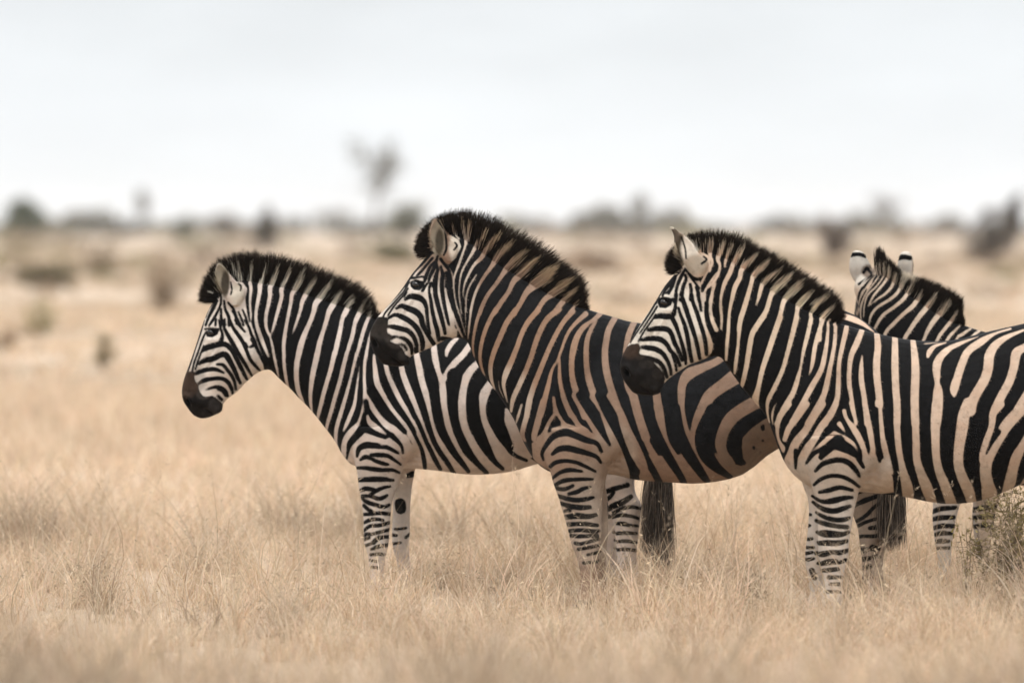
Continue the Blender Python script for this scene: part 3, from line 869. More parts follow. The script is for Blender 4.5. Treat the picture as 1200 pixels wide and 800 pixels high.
# tussocks: blades fan out from a shared foot, each tussock with its own height and tone
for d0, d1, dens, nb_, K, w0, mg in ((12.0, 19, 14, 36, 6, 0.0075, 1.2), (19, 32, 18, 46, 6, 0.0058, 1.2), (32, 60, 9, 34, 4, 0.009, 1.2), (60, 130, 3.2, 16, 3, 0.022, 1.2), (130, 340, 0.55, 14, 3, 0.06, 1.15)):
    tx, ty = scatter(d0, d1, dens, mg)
    p = patch(tx, ty)
    keep = rng.random(len(tx)) < np.clip(0.3 + 2.2 * (p - 0.3), 0.12, 1)
    tx, ty, p = tx[keep], ty[keep], p[keep]
    nt_ = len(tx)
    th = np.clip(rng.gamma(7.0, 0.034, nt_) * (0.45 + 1.15 * p), 0.08, 0.46)
    if d0 >= 32: th *= 0.55
    th = np.where((ty > 20) & (ty < 27.5), th * 0.78, th)
    rad = rng.uniform(0.03, 0.11, nt_) * (1 if d0 < 32 else 2.2)
    tone = rng.uniform(0.78, 1.12, nt_)
    tone = np.where(rng.random(nt_) < 0.16, tone * 0.8, tone)
    br_ = np.clip((0.42 - field_noise(tx, ty, 0.8, 21)) * 4, 0, 1) if d0 < 32 else 0.0
    if d0 < 19: tone = tone * (0.80 - 0.30 * np.clip((0.5 - field_noise(tx, ty, 1.3, 31)) * 4, 0, 1))  # lens falloff put into the nearest tussocks' colour, along with their own brown clumps
    tone = tone * (1 - 0.36 * br_) * (1.0 if d0 < 32 else (1.08 if d0 < 100 else 0.97))
    cnt = np.maximum(3, (nb_ * rng.uniform(0.4, 1.5, nt_)).astype(int))
    idx = np.repeat(np.arange(nt_), cnt)
    n = len(idx)
    az = rng.uniform(0, 2 * np.pi, n); rr = np.sqrt(rng.random(n)) * rad[idx]
    x = tx[idx] + np.cos(az) * rr; y = ty[idx] + np.sin(az) * rr
    h = th[idx] * rng.uniform(0.45, 1.35, n)
    bend = np.clip(np.abs(rng.normal(0.30, 0.26, n)) + 0.35 * rr / rad[idx], 0, 1.3)
    wild = rng.random(n) < 0.24
    bend = np.where(wild, rng.uniform(0.7, 1.5, n), bend)
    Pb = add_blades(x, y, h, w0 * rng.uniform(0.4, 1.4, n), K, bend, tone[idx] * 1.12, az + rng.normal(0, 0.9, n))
    if d0 < 32:                            # husks and broken leaf ends caught in the upper half of the tussocks
        for q_ in range(2):
            pick = np.nonzero(rng.random(n) < 0.40)[0]
            kk = rng.integers(K // 2, K, len(pick))
            c0 = Pb[pick, kk] + rng.normal(0, 0.006, (len(pick), 3))
            dv = rng.normal(0, 1, (len(pick), 3)) * np.array([0.010, 0.010, 0.008])
            PP = c0[:, None] + dv[:, None] * np.linspace(0, 1, 3)[None, :, None]
            Vh, Fh = strand_mesh(PP, np.tile(np.array([0.0016, 0.0056, 0.001]), (len(pick), 1)), rng)
            o_ = sum(len(g_) for g_ in GV)
            GV.append(Vh); GF.append(Fh + o_)
            GC.append(np.repeat(np.array([[0.74, 0.61, 0.44]]) * (tone[idx[pick]] * rng.choice([0.55, 0.9, 1.15], len(pick)))[:, None], 6, 0))
# single blades and litter between the tussocks
for d0, d1, dens, K, w0, mg in ((12.0, 19, 150, 5, 0.0046, 1.2), (19, 32, 260, 5, 0.0038, 1.2), (32, 60, 120, 4, 0.008, 1.2)):
    x, y = scatter(d0, d1, dens, mg)
    p = patch(x, y)
    h = np.clip(rng.gamma(5.0, 0.036, len(x)) * (0.5 + 0.9 * p), 0.04, 0.5)
    add_blades(x, y, h, w0 * rng.uniform(0.5, 1.4, len(x)), K, np.clip(np.abs(rng.normal(0.45, 0.45, len(x))), 0, 1.5), 1.1)
# thin upright stems with seed heads
x, y = scatter(12.0, 30, 20, 1.2)
p = patch(x, y); keep = rng.random(len(x)) < np.clip((p - 0.3) * 2.4, 0.08, 1); x, y = x[keep], y[keep]
h = rng.uniform(0.38, 0.72, len(x))
P = add_blades(x, y, h, rng.uniform(0.0022, 0.0036, len(x)), 7, np.clip(np.abs(rng.normal(0.18, 0.22, len(x))), 0, 0.9), rng.uniform(0.6, 1.05, len(x)))
# two long stems standing before the leftmost zebra's belly, one bent over beside the middle one's leg
for u0, dd, hh_, bd in ((570, 25.7, 0.80, 0.42), (588, 25.5, 0.66, 0.3), (551, 25.6, 0.60, 0.1), (700, 25.0, 0.62, 0.35), (716, 25.1, 0.55, 0.5), (815, 25.2, 0.55, 0.05)):
    xx, _ = px_world(u0, 700, dd)
    P_ = add_blades(np.array([xx]), np.array([dd]), np.array([hh_]), np.array([0.004]), 9, np.array([bd]), 1.1)
    P = np.concatenate([P, P_[:, [0, 1, 3, 4, 5, 6, 8]]], 0)
# seed heads: short husks round the top of each stem
ns = 9
m = len(P)
st = rng.random(m) < 0.75
top = P[st]
for k in range(ns):
    q = rng.uniform(0.0, 1.0, len(top))[:, None]
    base = top[:, -1] * (1 - q) + top[:, -2] * q
    base = base + rng.normal(0, 0.004, base.shape)
    n = len(base)
    K = 3; t = np.linspace(0, 1, K)[None, :, None]
    dv = np.stack([rng.normal(0, 0.010, n), rng.normal(0, 0.010, n), rng.uniform(0.005, 0.015, n)], 1)
    PP = base[:, None] + dv[:, None] * t
    W = np.tile(np.array([0.001, 0.0030, 0.0007]), (n, 1))
    V, F = strand_mesh(PP, W, rng)
    o = sum(len(q_) for q_ in GV)
    GV.append(V); GF.append(F + o); GC.append(np.repeat(np.array([[0.66, 0.53, 0.39]]) * rng.uniform(0.6, 1.15, (n, 1)), K * 2, 0))
gv, gf, gc = np.concatenate(GV), np.concatenate(GF), np.concatenate(GC)
print('grass verts', len(gv), 'faces', len(gf))
grass = np_mesh('grass', gv, gf, grass_m, smooth=False, attrs={'tint': gc})
tag(grass, 'long pale straw coloured dry grass covering the plain', 'grass', kind='stuff')

# ------------------------------------------------------------------ bushes and trees on the plain
bush_m = leaf_mat('bush_leaves', trans=0.3)
bark_m, nt, b = new_mat('bark')
b.inputs['Base Color'].default_value = (0.10, 0.075, 0.055, 1); b.inputs['Roughness'].default_value = 0.9
nbk = nt.nodes.new('ShaderNodeTexNoise'); nbk.inputs['Scale'].default_value = 12
rbk = nt.nodes.new('ShaderNodeValToRGB'); rbk.color_ramp.elements[0].color = (0.06, 0.045, 0.035, 1); rbk.color_ramp.elements[1].color = (0.16, 0.125, 0.095, 1)
nt.links.new(nbk.outputs['Fac'], rbk.inputs[0]); nt.links.new(rbk.outputs[0], b.inputs['Base Color'])

def limb_mesh(segs, sides=6):
    """tapered tubes from (a, b, ra, rb) segments"""
    V, F = [], []
    t = np.linspace(0, 2 * np.pi, sides, endpoint=False)
    for a, b_, ra, rb in segs:
        a, b_ = np.asarray(a, float), np.asarray(b_, float)
        ax = b_ - a; ax /= np.linalg.norm(ax) + 1e-9
        ref = np.array([1, 0, 0]) if abs(ax[0]) < 0.8 else np.array([0, 1, 0])
        p = np.cross(ax, ref); p /= np.linalg.norm(p); q = np.cross(ax, p)
        o = sum(len(v) for v in V)
        ring = np.cos(t)[:, None] * p + np.sin(t)[:, None] * q
        V.append(np.concatenate([a + ring * ra, b_ + ring * rb]))
        for j in range(sides):
            F.append((o + j, o + (j + 1) % sides, o + sides + (j + 1) % sides, o + sides + j))
    return np.concatenate(V), np.array(F)

def leaves(C, size, r, tint, up=0.3):
    """small leaf quads at centres C"""
    n = len(C)
    a = r.normal(0, 1, (n, 3)); a /= np.linalg.norm(a, axis=1, keepdims=True)
    b_ = np.cross(a, r.normal(0, 1, (n, 3))); b_ /= np.linalg.norm(b_, axis=1, keepdims=True)
    sz = size * r.uniform(0.6, 1.5, (n, 1))
    V = np.stack([C - a * sz * .5 - b_ * sz * .25, C + a * sz * .5 - b_ * sz * .12, C + a * sz * .5 + b_ * sz * .12, C - a * sz * .5 + b_ * sz * .25], 1).reshape(-1, 3)
    F = np.arange(n * 4).reshape(-1, 4)
    cl = np.array(tint) * r.uniform(0.65, 1.35, (n, 1)) * np.array([1, 1, 1])
    return V, F, np.repeat(cl, 4, 0)

def plant(name, label, cat, u, vb, wpx, hpx, tint, dens=1.0, trunk=0.0, shape='dome', group=None, seed=1, dist=None):
    """a bush or tree standing on the ground: u, vb give where it stands; wpx, hpx its size seen from the camera"""
    d = dist or ground_dist(vb)
    s = d / FPX
    x, _ = px_world(u, vb, d)
    Wd, H = wpx * s * 1.2, hpx * s * 1.08
    r = np.random.default_rng(seed)
    root = empty(name, (float(x), float(d), 0.0))
    tag(root, label, cat, group)
    # limbs
    segs = []; tips = []
    th = H * trunk
    nl = 9 if trunk else 14
    if trunk:
        bx = r.normal(0, 0.03, 2) * H
        segs.append(((0, 0, -0.05), (bx[0], bx[1], th), 0.028 * H, 0.018 * H))
        start = np.array([bx[0], bx[1], th])
    else:
        start = None
    for k in range(nl):
        a = r.uniform(0, 2 * np.pi)
        if shape == 'vee':
            sp = r.uniform(0.1, 1.0)
        else:
            sp = r.uniform(0.15, 0.95)
        rr = sp * Wd * 0.42
        top = th + (H - th) * r.uniform(0.55, 0.95) * (1 - (0.35 * sp ** 2 if shape != 'vee' else 0.0))
        e = np.array([math.cos(a) * rr, math.sin(a) * rr, top])
        s0 = start if start is not None else np.array([math.cos(a) * Wd * 0.04, math.sin(a) * Wd * 0.04, -0.05])
        mid = s0 * 0.5 + e * 0.5 + r.normal(0, 0.04, 3) * H
        br = (0.010 if name != 'tall_tree' else 0.005) * H
        segs += [(s0, mid, br, br * .7), (mid, e, br * .7, br * .3)]
        tips += [mid, e]
        for j in range(4):
            b0 = mid * (1 - j / 4) + e * (j / 4)
            e2 = b0 + r.normal(0, 1, 3) * np.array([Wd, Wd, H * .7]) * 0.11
            e2[2] = max(e2[2], 0.06 * H)
            segs.append((b0, e2, br * .4, br * .15)); tips.append(e2)
    v, f = limb_mesh(segs)
    np_mesh('trunk' if trunk else 'stem', v, f, bark_m, root)
    tips = np.array(tips)
    nL = int(3400 * dens)
    wt = r.random(len(tips)) ** 2.2; wt /= wt.sum()
    base = tips[r.choice(len(tips), nL, p=wt)]
    C = base + r.normal(0, 1, (nL, 3)) * np.array([Wd, Wd, H]) * 0.058
    C[:, 2] = np.clip(C[:, 2], 0.03 * H, H)
    v, f, c = leaves(C, max(Wd, H) * 0.034, r, tint)
    # light and dark sprays, each spray one tone
    np_mesh('crown' if trunk else 'foliage', v, f, bush_m, root, smooth=False, attrs={'tint': c})
    return root

OLIVE, GREY, BROWN, STRAWB, GREEN = (0.10, 0.105, 0.045), (0.125, 0.115, 0.078), (0.13, 0.10, 0.062), (0.36, 0.28, 0.20), (0.075, 0.095, 0.042)
G1 = 'bushes and trees scattered over the far plain'
PLANTS = [
    ('bush', 'large dark green bush on the horizon at the far left edge', 'bush', 26, 284, 62, 50, GREEN, 2.2, 0, 'dome'),
    ('bush', 'greyish bush on the horizon right of the large dark green bush', 'bush', 96, 272, 44, 26, GREY, .8, 0, 'dome'),
    ('bush', 'olive horizon bush left of the slim tall tree', 'bush', 124, 272, 28, 32, OLIVE, .9, 0, 'dome'),
    ('slim_tree', 'slim tall pale tree on the horizon, left of the leftmost zebra', 'tree', 166, 273, 24, 48, GREY, .7, .3, 'dome'),
    ('bush', 'small olive green bush on the horizon above the leftmost zebra\'s muzzle', 'bush', 216, 284, 30, 34, OLIVE, 1.0, 0, 'dome'),
    ('bush', 'grey brown bush on the horizon just left of the leftmost zebra\'s mane', 'bush', 266, 280, 32, 32, BROWN, .9, 0, 'dome'),
    ('bush', 'dark brown upright bush above the mane of the leftmost zebra', 'bush', 311, 294, 30, 50, (0.085, 0.07, 0.045), 1.5, 0, 'dome'),
    ('bush', 'low wide dark olive bush in the open grass at left', 'bush', 58, 340, 72, 36, (0.22, 0.185, 0.12), 1.1, 0, 'dome'),
    ('bush', 'pale grey brown low bush beside the low dark olive one', 'bush', 122, 325, 66, 28, (0.36, 0.285, 0.20), .7, 0, 'dome'),
    ('bush', 'yellowish green weedy bush below the low dark olive one', 'bush', 48, 395, 46, 46, (0.36, 0.31, 0.16), .45, 0, 'dome'),
    ('bush', 'large faded straw brown bush left of the leftmost zebra', 'bush', 186, 368, 74, 66, STRAWB, .6, 0, 'dome'),
    ('bush', 'small brown olive shrub standing alone in pale grass left of the lowest muzzle', 'shrub', 121, 436, 30, 46, (0.30, 0.24, 0.13), .45, 0, 'vee'),
    ('bush', 'faded brown bush cut by the left edge of the picture', 'bush', 4, 415, 36, 34, (0.36, 0.255, 0.17), .6, 0, 'dome'),
    ('tall_tree', 'tall lone bare grey tree rising high above the horizon', 'tree', 436, 282, 80, 112, (0.19, 0.185, 0.16), .22, .42, 'dome'),
    ('bush', 'olive green tree like bush on the horizon behind the middle zebra\'s forehead', 'bush', 473, 284, 50, 50, (0.135, 0.135, 0.075), 1.3, 0, 'dome'),
    ('bush', 'grey bush on the horizon under the tall lone tree', 'bush', 396, 270, 44, 28, GREY, 1.0, 0, 'dome'),
    ('bush', 'flat olive bush in front of the middle zebra\'s forehead', 'bush', 460, 309, 58, 28, (0.20, 0.18, 0.095), 1.2, 0, 'dome'),
    ('bush', 'faint grey bush just behind the mane of the middle zebra', 'bush', 632, 272, 30, 20, GREY, .7, 0, 'dome'),
    ('bush', 'round grey bush on the horizon between two manes', 'bush', 706, 273, 44, 32, GREY, 1.2, 0, 'dome'),
    ('slim_tree', 'slim grey tree on the horizon left of the nearest zebra\'s ear', 'tree', 750, 273, 28, 44, GREY, 1.1, .25, 'dome'),
    ('bush', 'grey bush on the horizon right behind the nearest zebra\'s ear tip', 'bush', 788, 273, 46, 32, GREY, 1.2, 0, 'dome'),
    ('bush', 'flat faded brown bush behind the back of the middle zebra', 'bush', 700, 317, 74, 22, (0.36, 0.26, 0.18), .8, 0, 'dome'),
    ('bush', 'low grey bush on the horizon above the nearest zebra\'s mane', 'bush', 910, 274, 54, 22, GREY, 1.0, 0, 'dome'),
    ('bush', 'tapering grey brown bush left of the zebra that looks away', 'bush', 976, 304, 46, 46, (0.16, 0.125, 0.10), 1.3, 0, 'vee'),
    ('slim_tree', 'thin hazy bare tree above the ears of the zebra that looks away', 'tree', 1040, 275, 42, 44, (0.22, 0.21, 0.20), .5, .35, 'vee'),
    ('bush', 'small grey bush on the horizon right of the zebra that looks away', 'bush', 1110, 276, 38, 26, GREY, 1.0, 0, 'dome'),
    ('bush', 'big dark grey bush near the right edge, narrow at its foot', 'bush', 1160, 312, 58, 64, (0.105, 0.09, 0.075), 1.4, 0, 'vee'),
    ('slim_tree', 'dark upright tree at the right edge behind the big dark grey bush', 'tree', 1187, 297, 28, 70, (0.12, 0.11, 0.10), 1.1, .2, 'dome'),
]
for i, p in enumerate(PLANTS):
    plant(*p, group=G1, seed=100 + i)

# low dry scrub thinly spread over the middle of the plain, too blurred and mixed to count
r = np.random.default_rng(77)
FV, FF, FC = [], [], []; o = 0
for k in range(260):
    v0 = r.uniform(272, 330) if r.random() < 0.75 else r.uniform(330, 400)
    d_ = ground_dist(v0); u0 = r.uniform(-150, 1350)
    x_, _z = px_world(u0, v0, d_)
    big = r.uniform(0.6, 1.5)
    wd = big * r.uniform(14, 46) * d_ / FPX; hh_ = big * r.uniform(7, 17) * d_ / FPX
    m_ = 110
    C = np.stack([x_ + r.normal(0, .28, m_) * wd, d_ + r.normal(0, .28, m_) * wd, np.abs(r.normal(0.35, .3, m_)) * hh_], 1)
    v, f, c = leaves(C, wd * 0.11, r, np.array([(0.33, 0.25, 0.175), (0.28, 0.22, 0.15), (0.26, 0.23, 0.13), (0.24, 0.185, 0.14)][r.integers(0, 4)]))
    FV.append(v); FF.append(f + o); FC.append(c); o += len(v)
scrub = np_mesh('low_scrub', np.concatenate(FV), np.concatenate(FF), bush_m, smooth=False, attrs={'tint': np.concatenate(FC)})
tag(scrub, 'low faded brown scrub thinly spread over the far plain', 'scrub', kind='stuff')

# far woodland that closes the plain: one mass nobody could count
r = np.random.default_rng(55)
n = 90
dd = r.uniform(1100, 2200, n); cl_ = np.array([-160, -60, 20, 50, 100, 150, 215, 270, 310, 395, 450, 480, 630, 705, 760, 790, 900, 935, 1040, 1110, 1170, 1190, 1260, 1350])
xx = np.where(r.random(n) < 0.8, cl_[r.integers(0, len(cl_), n)] + r.normal(0, 16, n) - 600, r.uniform(-800, 800, n)) / FPX * dd
FV, FF, FC = [], [], []
o = 0
for k in range(n):
    wd = r.uniform(5, 14); hh_ = r.uniform(1.4, 4.4)
    m_ = 90
    C = np.stack([xx[k] + r.normal(0, .3, m_) * wd, dd[k] + r.normal(0, .3, m_) * wd, np.abs(r.normal(0.4, .3, m_)) * hh_], 1)
    v, f, c = leaves(C, wd * 0.28, r, (0.115, 0.105, 0.07))
    FV.append(v); FF.append(f + o); FC.append(c); o += len(v)
wood = np_mesh('far_woodland', np.concatenate(FV), np.concatenate(FF), bush_m, smooth=False, attrs={'tint': np.concatenate(FC)})
tag(wood, 'hazy grey line of woodland along the horizon', 'woodland', kind='stuff')

# ------------------------------------------------------------------ thorny undergrowth by the zebras
def thorn_bush(name, label, u, d, wd, H, n_stem, n_leaf, tint, seed, twigc=None):
    r = np.random.default_rng(seed)
    x, _ = px_world(u, 700, d)
    root = empty(name, (float(x), float(d), 0))
    tag(root, label, 'bush')
    segs = []; tips = []
    for k in range(n_stem):
        a = r.uniform(0, 2 * np.pi); sp = r.uniform(0.1, 1) ** 0.8
        p = np.array([r.normal(0, .04), r.normal(0, .04), -0.01]) * np.array([wd, wd, 1])
        e = np.array([math.cos(a) * sp * wd * .55, math.sin(a) * sp * wd * .4, H * r.uniform(.45, 1.0)])
        rad = r.uniform(0.002, 0.0045) * (H / 0.6)
        pts = [p]
        for q in range(1, 6):
            t = q / 5
            pts.append(p * (1 - t) + e * t + r.normal(0, 0.02, 3) * wd + np.array([0, 0, 0.12 * H * math.sin(t * 3.1)]))
        for q in range(5):
            segs.append((pts[q], pts[q + 1], rad * (1 - q * .15), rad * (1 - (q + 1) * .15)))
            for j in range(3):
                b0 = pts[q] * .5 + pts[q + 1] * .5
                e2 = b0 + r.normal(0, 1, 3) * np.array([.12, .12, .09]) * wd
                e2[2] = max(0.02, e2[2])
                segs.append((b0, e2, rad * .4, rad * .2)); tips.append((b0, e2))
                for j2 in range(2):
                    b1 = b0 * .4 + e2 * .6; e3 = b1 + r.normal(0, 1, 3) * 0.05 * wd
                    segs.append((b1, e3, rad * .25, rad * .12)); tips.append((b1, e3))
    v, f = limb_mesh(segs, 5)
    np_mesh('stem', v, f, twig_m, root)
    idx = r.integers(0, len(tips), n_leaf); tt = r.random((n_leaf, 1))
    A = np.array([t[0] for t in tips])[idx]; B = np.array([t[1] for t in tips])[idx]
    C = A * (1 - tt) + B * tt + r.normal(0, .006, (n_leaf, 3))
    C[:, 2] = np.maximum(C[:, 2], 0.01)
    v, f, c = leaves(C, 0.017, r, tint)
    np_mesh('foliage', v, f, bush_m, root, smooth=False, attrs={'tint': c})
    return root
twig_m, nt, b = new_mat('dry_twigs')
b.inputs['Base Color'].default_value = (0.15, 0.115, 0.07, 1); b.inputs['Roughness'].default_value = 0.85
thorn_bush('thorn_bush', 'tangled olive thorn bush at the right edge under the nearest zebra\'s belly', 1186, 25.95, 0.52, 0.57, 34, 2200, (0.25, 0.205, 0.10), 3)
thorn_bush('thorn_bush', 'sparse twiggy weed beside the leg of the zebra that looks away', 1133, 26.1, 0.16, 0.47, 6, 120, (0.30, 0.25, 0.10), 4)
thorn_bush('dry_weed', 'small dark twiggy weed left of the nearest zebra\'s forelegs', 885, 24.9, 0.20, 0.28, 6, 260, (0.20, 0.15, 0.09), 5)
thorn_bush('dry_weed', 'small wiry weed right of the leftmost zebra\'s tail', 806, 25.3, 0.12, 0.26, 4, 60, (0.26, 0.20, 0.12), 6)

# ------------------------------------------------------------------ air over the plain
hz_m = bpy.data.materials.new('haze'); hz_m.use_nodes = True
hn = hz_m.node_tree
hn.nodes.remove(hn.nodes['Principled BSDF'])
pv = hn.nodes.new('ShaderNodeVolumePrincipled')
pv.inputs['Color'].default_value = (0.93, 0.95, 0.97, 1)
pv.inputs['Density'].default_value = 0.00013
pv.inputs['Anisotropy'].default_value = 0.1
hn.links.new(pv.outputs[0], hn.nodes['Material Output'].inputs['Volume'])
bm = bmesh.new(); bmesh.ops.create_cube(bm, size=1.0)
for v_ in bm.verts:
    v_.co.x *= 3200; v_.co.y = 2400 + v_.co.y * 5100; v_.co.z = 12.0 + v_.co.z * 26
me = bpy.data.meshes.new('haze'); bm.to_mesh(me); bm.free(); me.materials.append(hz_m)
hz = bpy.data.objects.new('haze', me); col.objects.link(hz); tag(hz, 'pale thin haze over the far plain', 'haze', kind='stuff')
# ------------------------------------------------------------------ zebra builder
WSCALE = 0.86
PALE = 1.06

def coat_material(name, bump=0.25):
    m, nt, b = new_mat(name)
    N, L = nt.nodes, nt.links
    f = N.new('ShaderNodeAttribute'); f.attribute_name = 'stripe'
    wc = N.new('ShaderNodeAttribute'); wc.attribute_name = 'pale'
    bc = N.new('ShaderNodeAttribute'); bc.attribute_name = 'dark'
    tc_ = N.new('ShaderNodeTexCoord')
    n1 = N.new('ShaderNodeTexNoise'); n1.inputs['Scale'].default_value = 260; n1.inputs['Detail'].default_value = 3
    L.new(tc_.outputs['Object'], n1.inputs['Vector'])
    n2 = N.new('ShaderNodeTexNoise'); n2.inputs['Scale'].default_value = 28; n2.inputs['Detail'].default_value = 6; n2.inputs['Roughness'].default_value = 0.65
    L.new(tc_.outputs['Object'], n2.inputs['Vector'])
    ma = N.new('ShaderNodeMath'); ma.operation = 'MULTIPLY_ADD'
    L.new(n1.outputs['Fac'], ma.inputs[0]); ma.inputs[1].default_value = 1.3; L.new(f.outputs['Fac'], ma.inputs[2])
    mr_ = N.new('ShaderNodeMapRange'); mr_.interpolation_type = 'SMOOTHSTEP'
    mr_.inputs['From Min'].default_value = -0.10; mr_.inputs['From Max'].default_value = 1.40
    L.new(ma.outputs[0], mr_.inputs['Value'])
    # dust and hair variation in the pale and the dark hair
    r1 = N.new('ShaderNodeMapRange'); r1.inputs['From Min'].default_value = 0.3; r1.inputs['From Max'].default_value = 0.7
    r1.inputs['To Min'].default_value = 0.78; r1.inputs['To Max'].default_value = 1.12
    L.new(n2.outputs['Fac'], r1.inputs['Value'])
    v1 = N.new('ShaderNodeVectorMath'); v1.operation = 'SCALE'
    n4 = N.new('ShaderNodeTexNoise'); n4.inputs['Scale'].default_value = 7.0; n4.inputs['Detail'].default_value = 9; n4.inputs['Roughness'].default_value = 0.7
    L.new(tc_.outputs['Object'], n4.inputs['Vector'])
    r4 = N.new('ShaderNodeMapRange'); r4.inputs['From Min'].default_value = 0.48; r4.inputs['From Max'].default_value = 0.72
    r4.inputs['To Min'].default_value = 0.0; r4.inputs['To Max'].default_value = 0.6
    L.new(n4.outputs['Fac'], r4.inputs['Value'])
    st_ = N.new('ShaderNodeMix'); st_.data_type = 'RGBA'; st_.blend_type = 'MULTIPLY'
    L.new(r4.outputs[0], st_.inputs['Factor']); L.new(wc.outputs['Color'], st_.inputs['A']); st_.inputs['B'].default_value = (0.62, 0.50, 0.42, 1)
    L.new(st_.outputs['Result'], v1.inputs[0]); L.new(r1.outputs[0], v1.inputs['Scale'])
    r2 = N.new('ShaderNodeMapRange'); r2.inputs['From Min'].default_value = 0.3; r2.inputs['From Max'].default_value = 0.7
    r2.inputs['To Min'].default_value = 0.6; r2.inputs['To Max'].default_value = 1.5
    L.new(n2.outputs['Fac'], r2.inputs['Value'])
    v2 = N.new('ShaderNodeVectorMath'); v2.operation = 'SCALE'
    L.new(bc.outputs['Color'], v2.inputs[0]); L.new(r2.outputs[0], v2.inputs['Scale'])
    mix = N.new('ShaderNodeMix'); mix.data_type = 'RGBA'
    L.new(mr_.outputs[0], mix.inputs['Factor']); L.new(v2.outputs[0], mix.inputs['A']); L.new(v1.outputs[0], mix.inputs['B'])
    L.new(mix.outputs['Result'], b.inputs['Base Color'])
    b.inputs['Roughness'].default_value = 0.62
    b.inputs['Specular IOR Level'].default_value = 0.06
    b.inputs['Sheen Weight'].default_value = 0.02
    b.inputs['Sheen Roughness'].default_value = 0.5
    if bump:
        n3 = N.new('ShaderNodeTexNoise'); n3.inputs['Scale'].default_value = 420; n3.inputs['Detail'].default_value = 2
        mp_ = N.new('ShaderNodeMapping'); mp_.inputs['Scale'].default_value = (1.0, 1.0, 0.3)
        L.new(tc_.outputs['Object'], mp_.inputs[0]); L.new(mp_.outputs[0], n3.inputs['Vector'])
        bu = N.new('ShaderNodeBump'); bu.inputs['Strength'].default_value = bump; bu.inputs['Distance'].default_value = 0.003
        L.new(n3.outputs['Fac'], bu.inputs['Height']); L.new(bu.outputs[0], b.inputs['Normal'])
    return m

COAT = coat_material('zebra_coat')
HAIR = coat_material('zebra_hair', 0)
_nt = HAIR.node_tree
_tr = _nt.nodes.new('ShaderNodeBsdfTranslucent'); _ms = _nt.nodes.new('ShaderNodeMixShader'); _ms.inputs[0].default_value = 0.4
_src = _nt.nodes['Principled BSDF'].inputs['Base Color'].links[0].from_socket
_nt.links.new(_src, _tr.inputs['Color']); _nt.links.new(_nt.nodes['Principled BSDF'].outputs[0], _ms.inputs[1]); _nt.links.new(_tr.outputs[0], _ms.inputs[2])
_nt.links.new(_ms.outputs[0], _nt.nodes['Material Output'].inputs['Surface'])
eye_m, _nt, _b = new_mat('zebra_eye')
_b.inputs['Base Color'].default_value = (0.006, 0.004, 0.003, 1); _b.inputs['Roughness'].default_value = 0.05

def parse_coat(txt):
    ox = oy = 0.0; s = 1.0; out = []
    for ln in txt.strip().split('\n'):
        k, rest = ln[0], ln[1:].strip()
        if k == 'A':
            a = [float(q) for q in ln.split()[1:]]
            out.append(('A', a)); continue
        if k == 'T':
            ox, oy, s = [float(q) for q in rest.split()]; continue
        p = np.array([[float(c) for c in q.split(',')] for q in rest.split()])
        p[:, 0] = ox + p[:, 0] / s; p[:, 1] = oy + p[:, 1] / s
        if k in 'WB':
            p[:, 2] = p[:, 2] / s
            p = catmull(p, 4)
        out.append((k, p))
    return out

def seg_dist(P, a, b):
    ab = b - a
    t = np.clip(((P - a) @ ab) / max(ab @ ab, 1e-9), 0, 1)
    return np.hypot(P[:, 0] - a[0] - t * ab[0], P[:, 1] - a[1] - t * ab[1]), t

def coat_value(P, layers, back, belly):
    """signed stripe value at side view positions P: positive in pale hair"""
    f = np.full(len(P), -6.0)
    for k, p in layers:
        if k == 'A':                      # simple bands over quarters the photo hides
            x0, x1, per = p
            st = []
            x = x0
            i = 0
            while x < x1:
                i += 1
                j = math.sin(i * 2.3) * 4
                st.append(np.array([[x + 14 + j, 360, per * .42], [x + 4, 420, per * .46], [x - 4 + j, 480, per * .5], [x + 6, 540, per * .4], [x + 22, 600, 4]]))
                x += per
            items = [('W', catmull(q, 4)) for q in st]
            items.append(('w', np.array([[x0 - 6, 560], [x1 + 30, 560], [x1 + 30, 760], [x0 - 6, 760]])))
            for j, yy in enumerate(range(566, 690, 12)):
                q = np.array([[x0 - 4, yy + 5, 3.5], [x0 + 25, yy + 2 * math.sin(j * 2.1), 5], [(x0 + x1) / 2, yy - 4, 5], [x1 - 20, yy + 2 * math.cos(j), 5], [x1 + 16, yy - 3, 3]])
                items.append(('B', catmull(q, 4)))
        else:
            items = [(k, p)]
        for kk, q in items:
            lo = q[:, :2].min(0) - 10; hi = q[:, :2].max(0) + 10
            idx = np.nonzero((P[:, 0] > lo[0]) & (P[:, 0] < hi[0]) & (P[:, 1] > lo[1]) & (P[:, 1] < hi[1]))[0]
            if len(idx) == 0: continue
            S = P[idx]
            sd = np.full(len(idx), -1e3)
            if kk in 'WB':
                for i in range(len(q) - 1):
                    d_, t = seg_dist(S, q[i, :2], q[i + 1, :2])
                    sd = np.maximum(sd, (q[i, 2] + (q[i + 1, 2] - q[i, 2]) * t) * 0.5 - d_)
            else:
                dm = np.full(len(idx), 1e3); ins = np.zeros(len(idx), bool)
                n = len(q)
                for i in range(n):
                    a, b = q[i, :2], q[(i + 1) % n, :2]
                    d_, t = seg_dist(S, a, b); dm = np.minimum(dm, d_)
                    c = ((a[1] > S[:, 1]) != (b[1] > S[:, 1]))
                    den = b[1] - a[1]
                    if abs(den) > 1e-9:
                        ins ^= c & (S[:, 0] < (b[0] - a[0]) * (S[:, 1] - a[1]) / den + a[0])
                sd = np.where(ins, dm, -dm)
            if kk in 'Ww': f[idx] = np.maximum(f[idx], sd)
            else: f[idx] = np.minimum(f[idx], -sd)
    return np.clip(f, -6, 6)

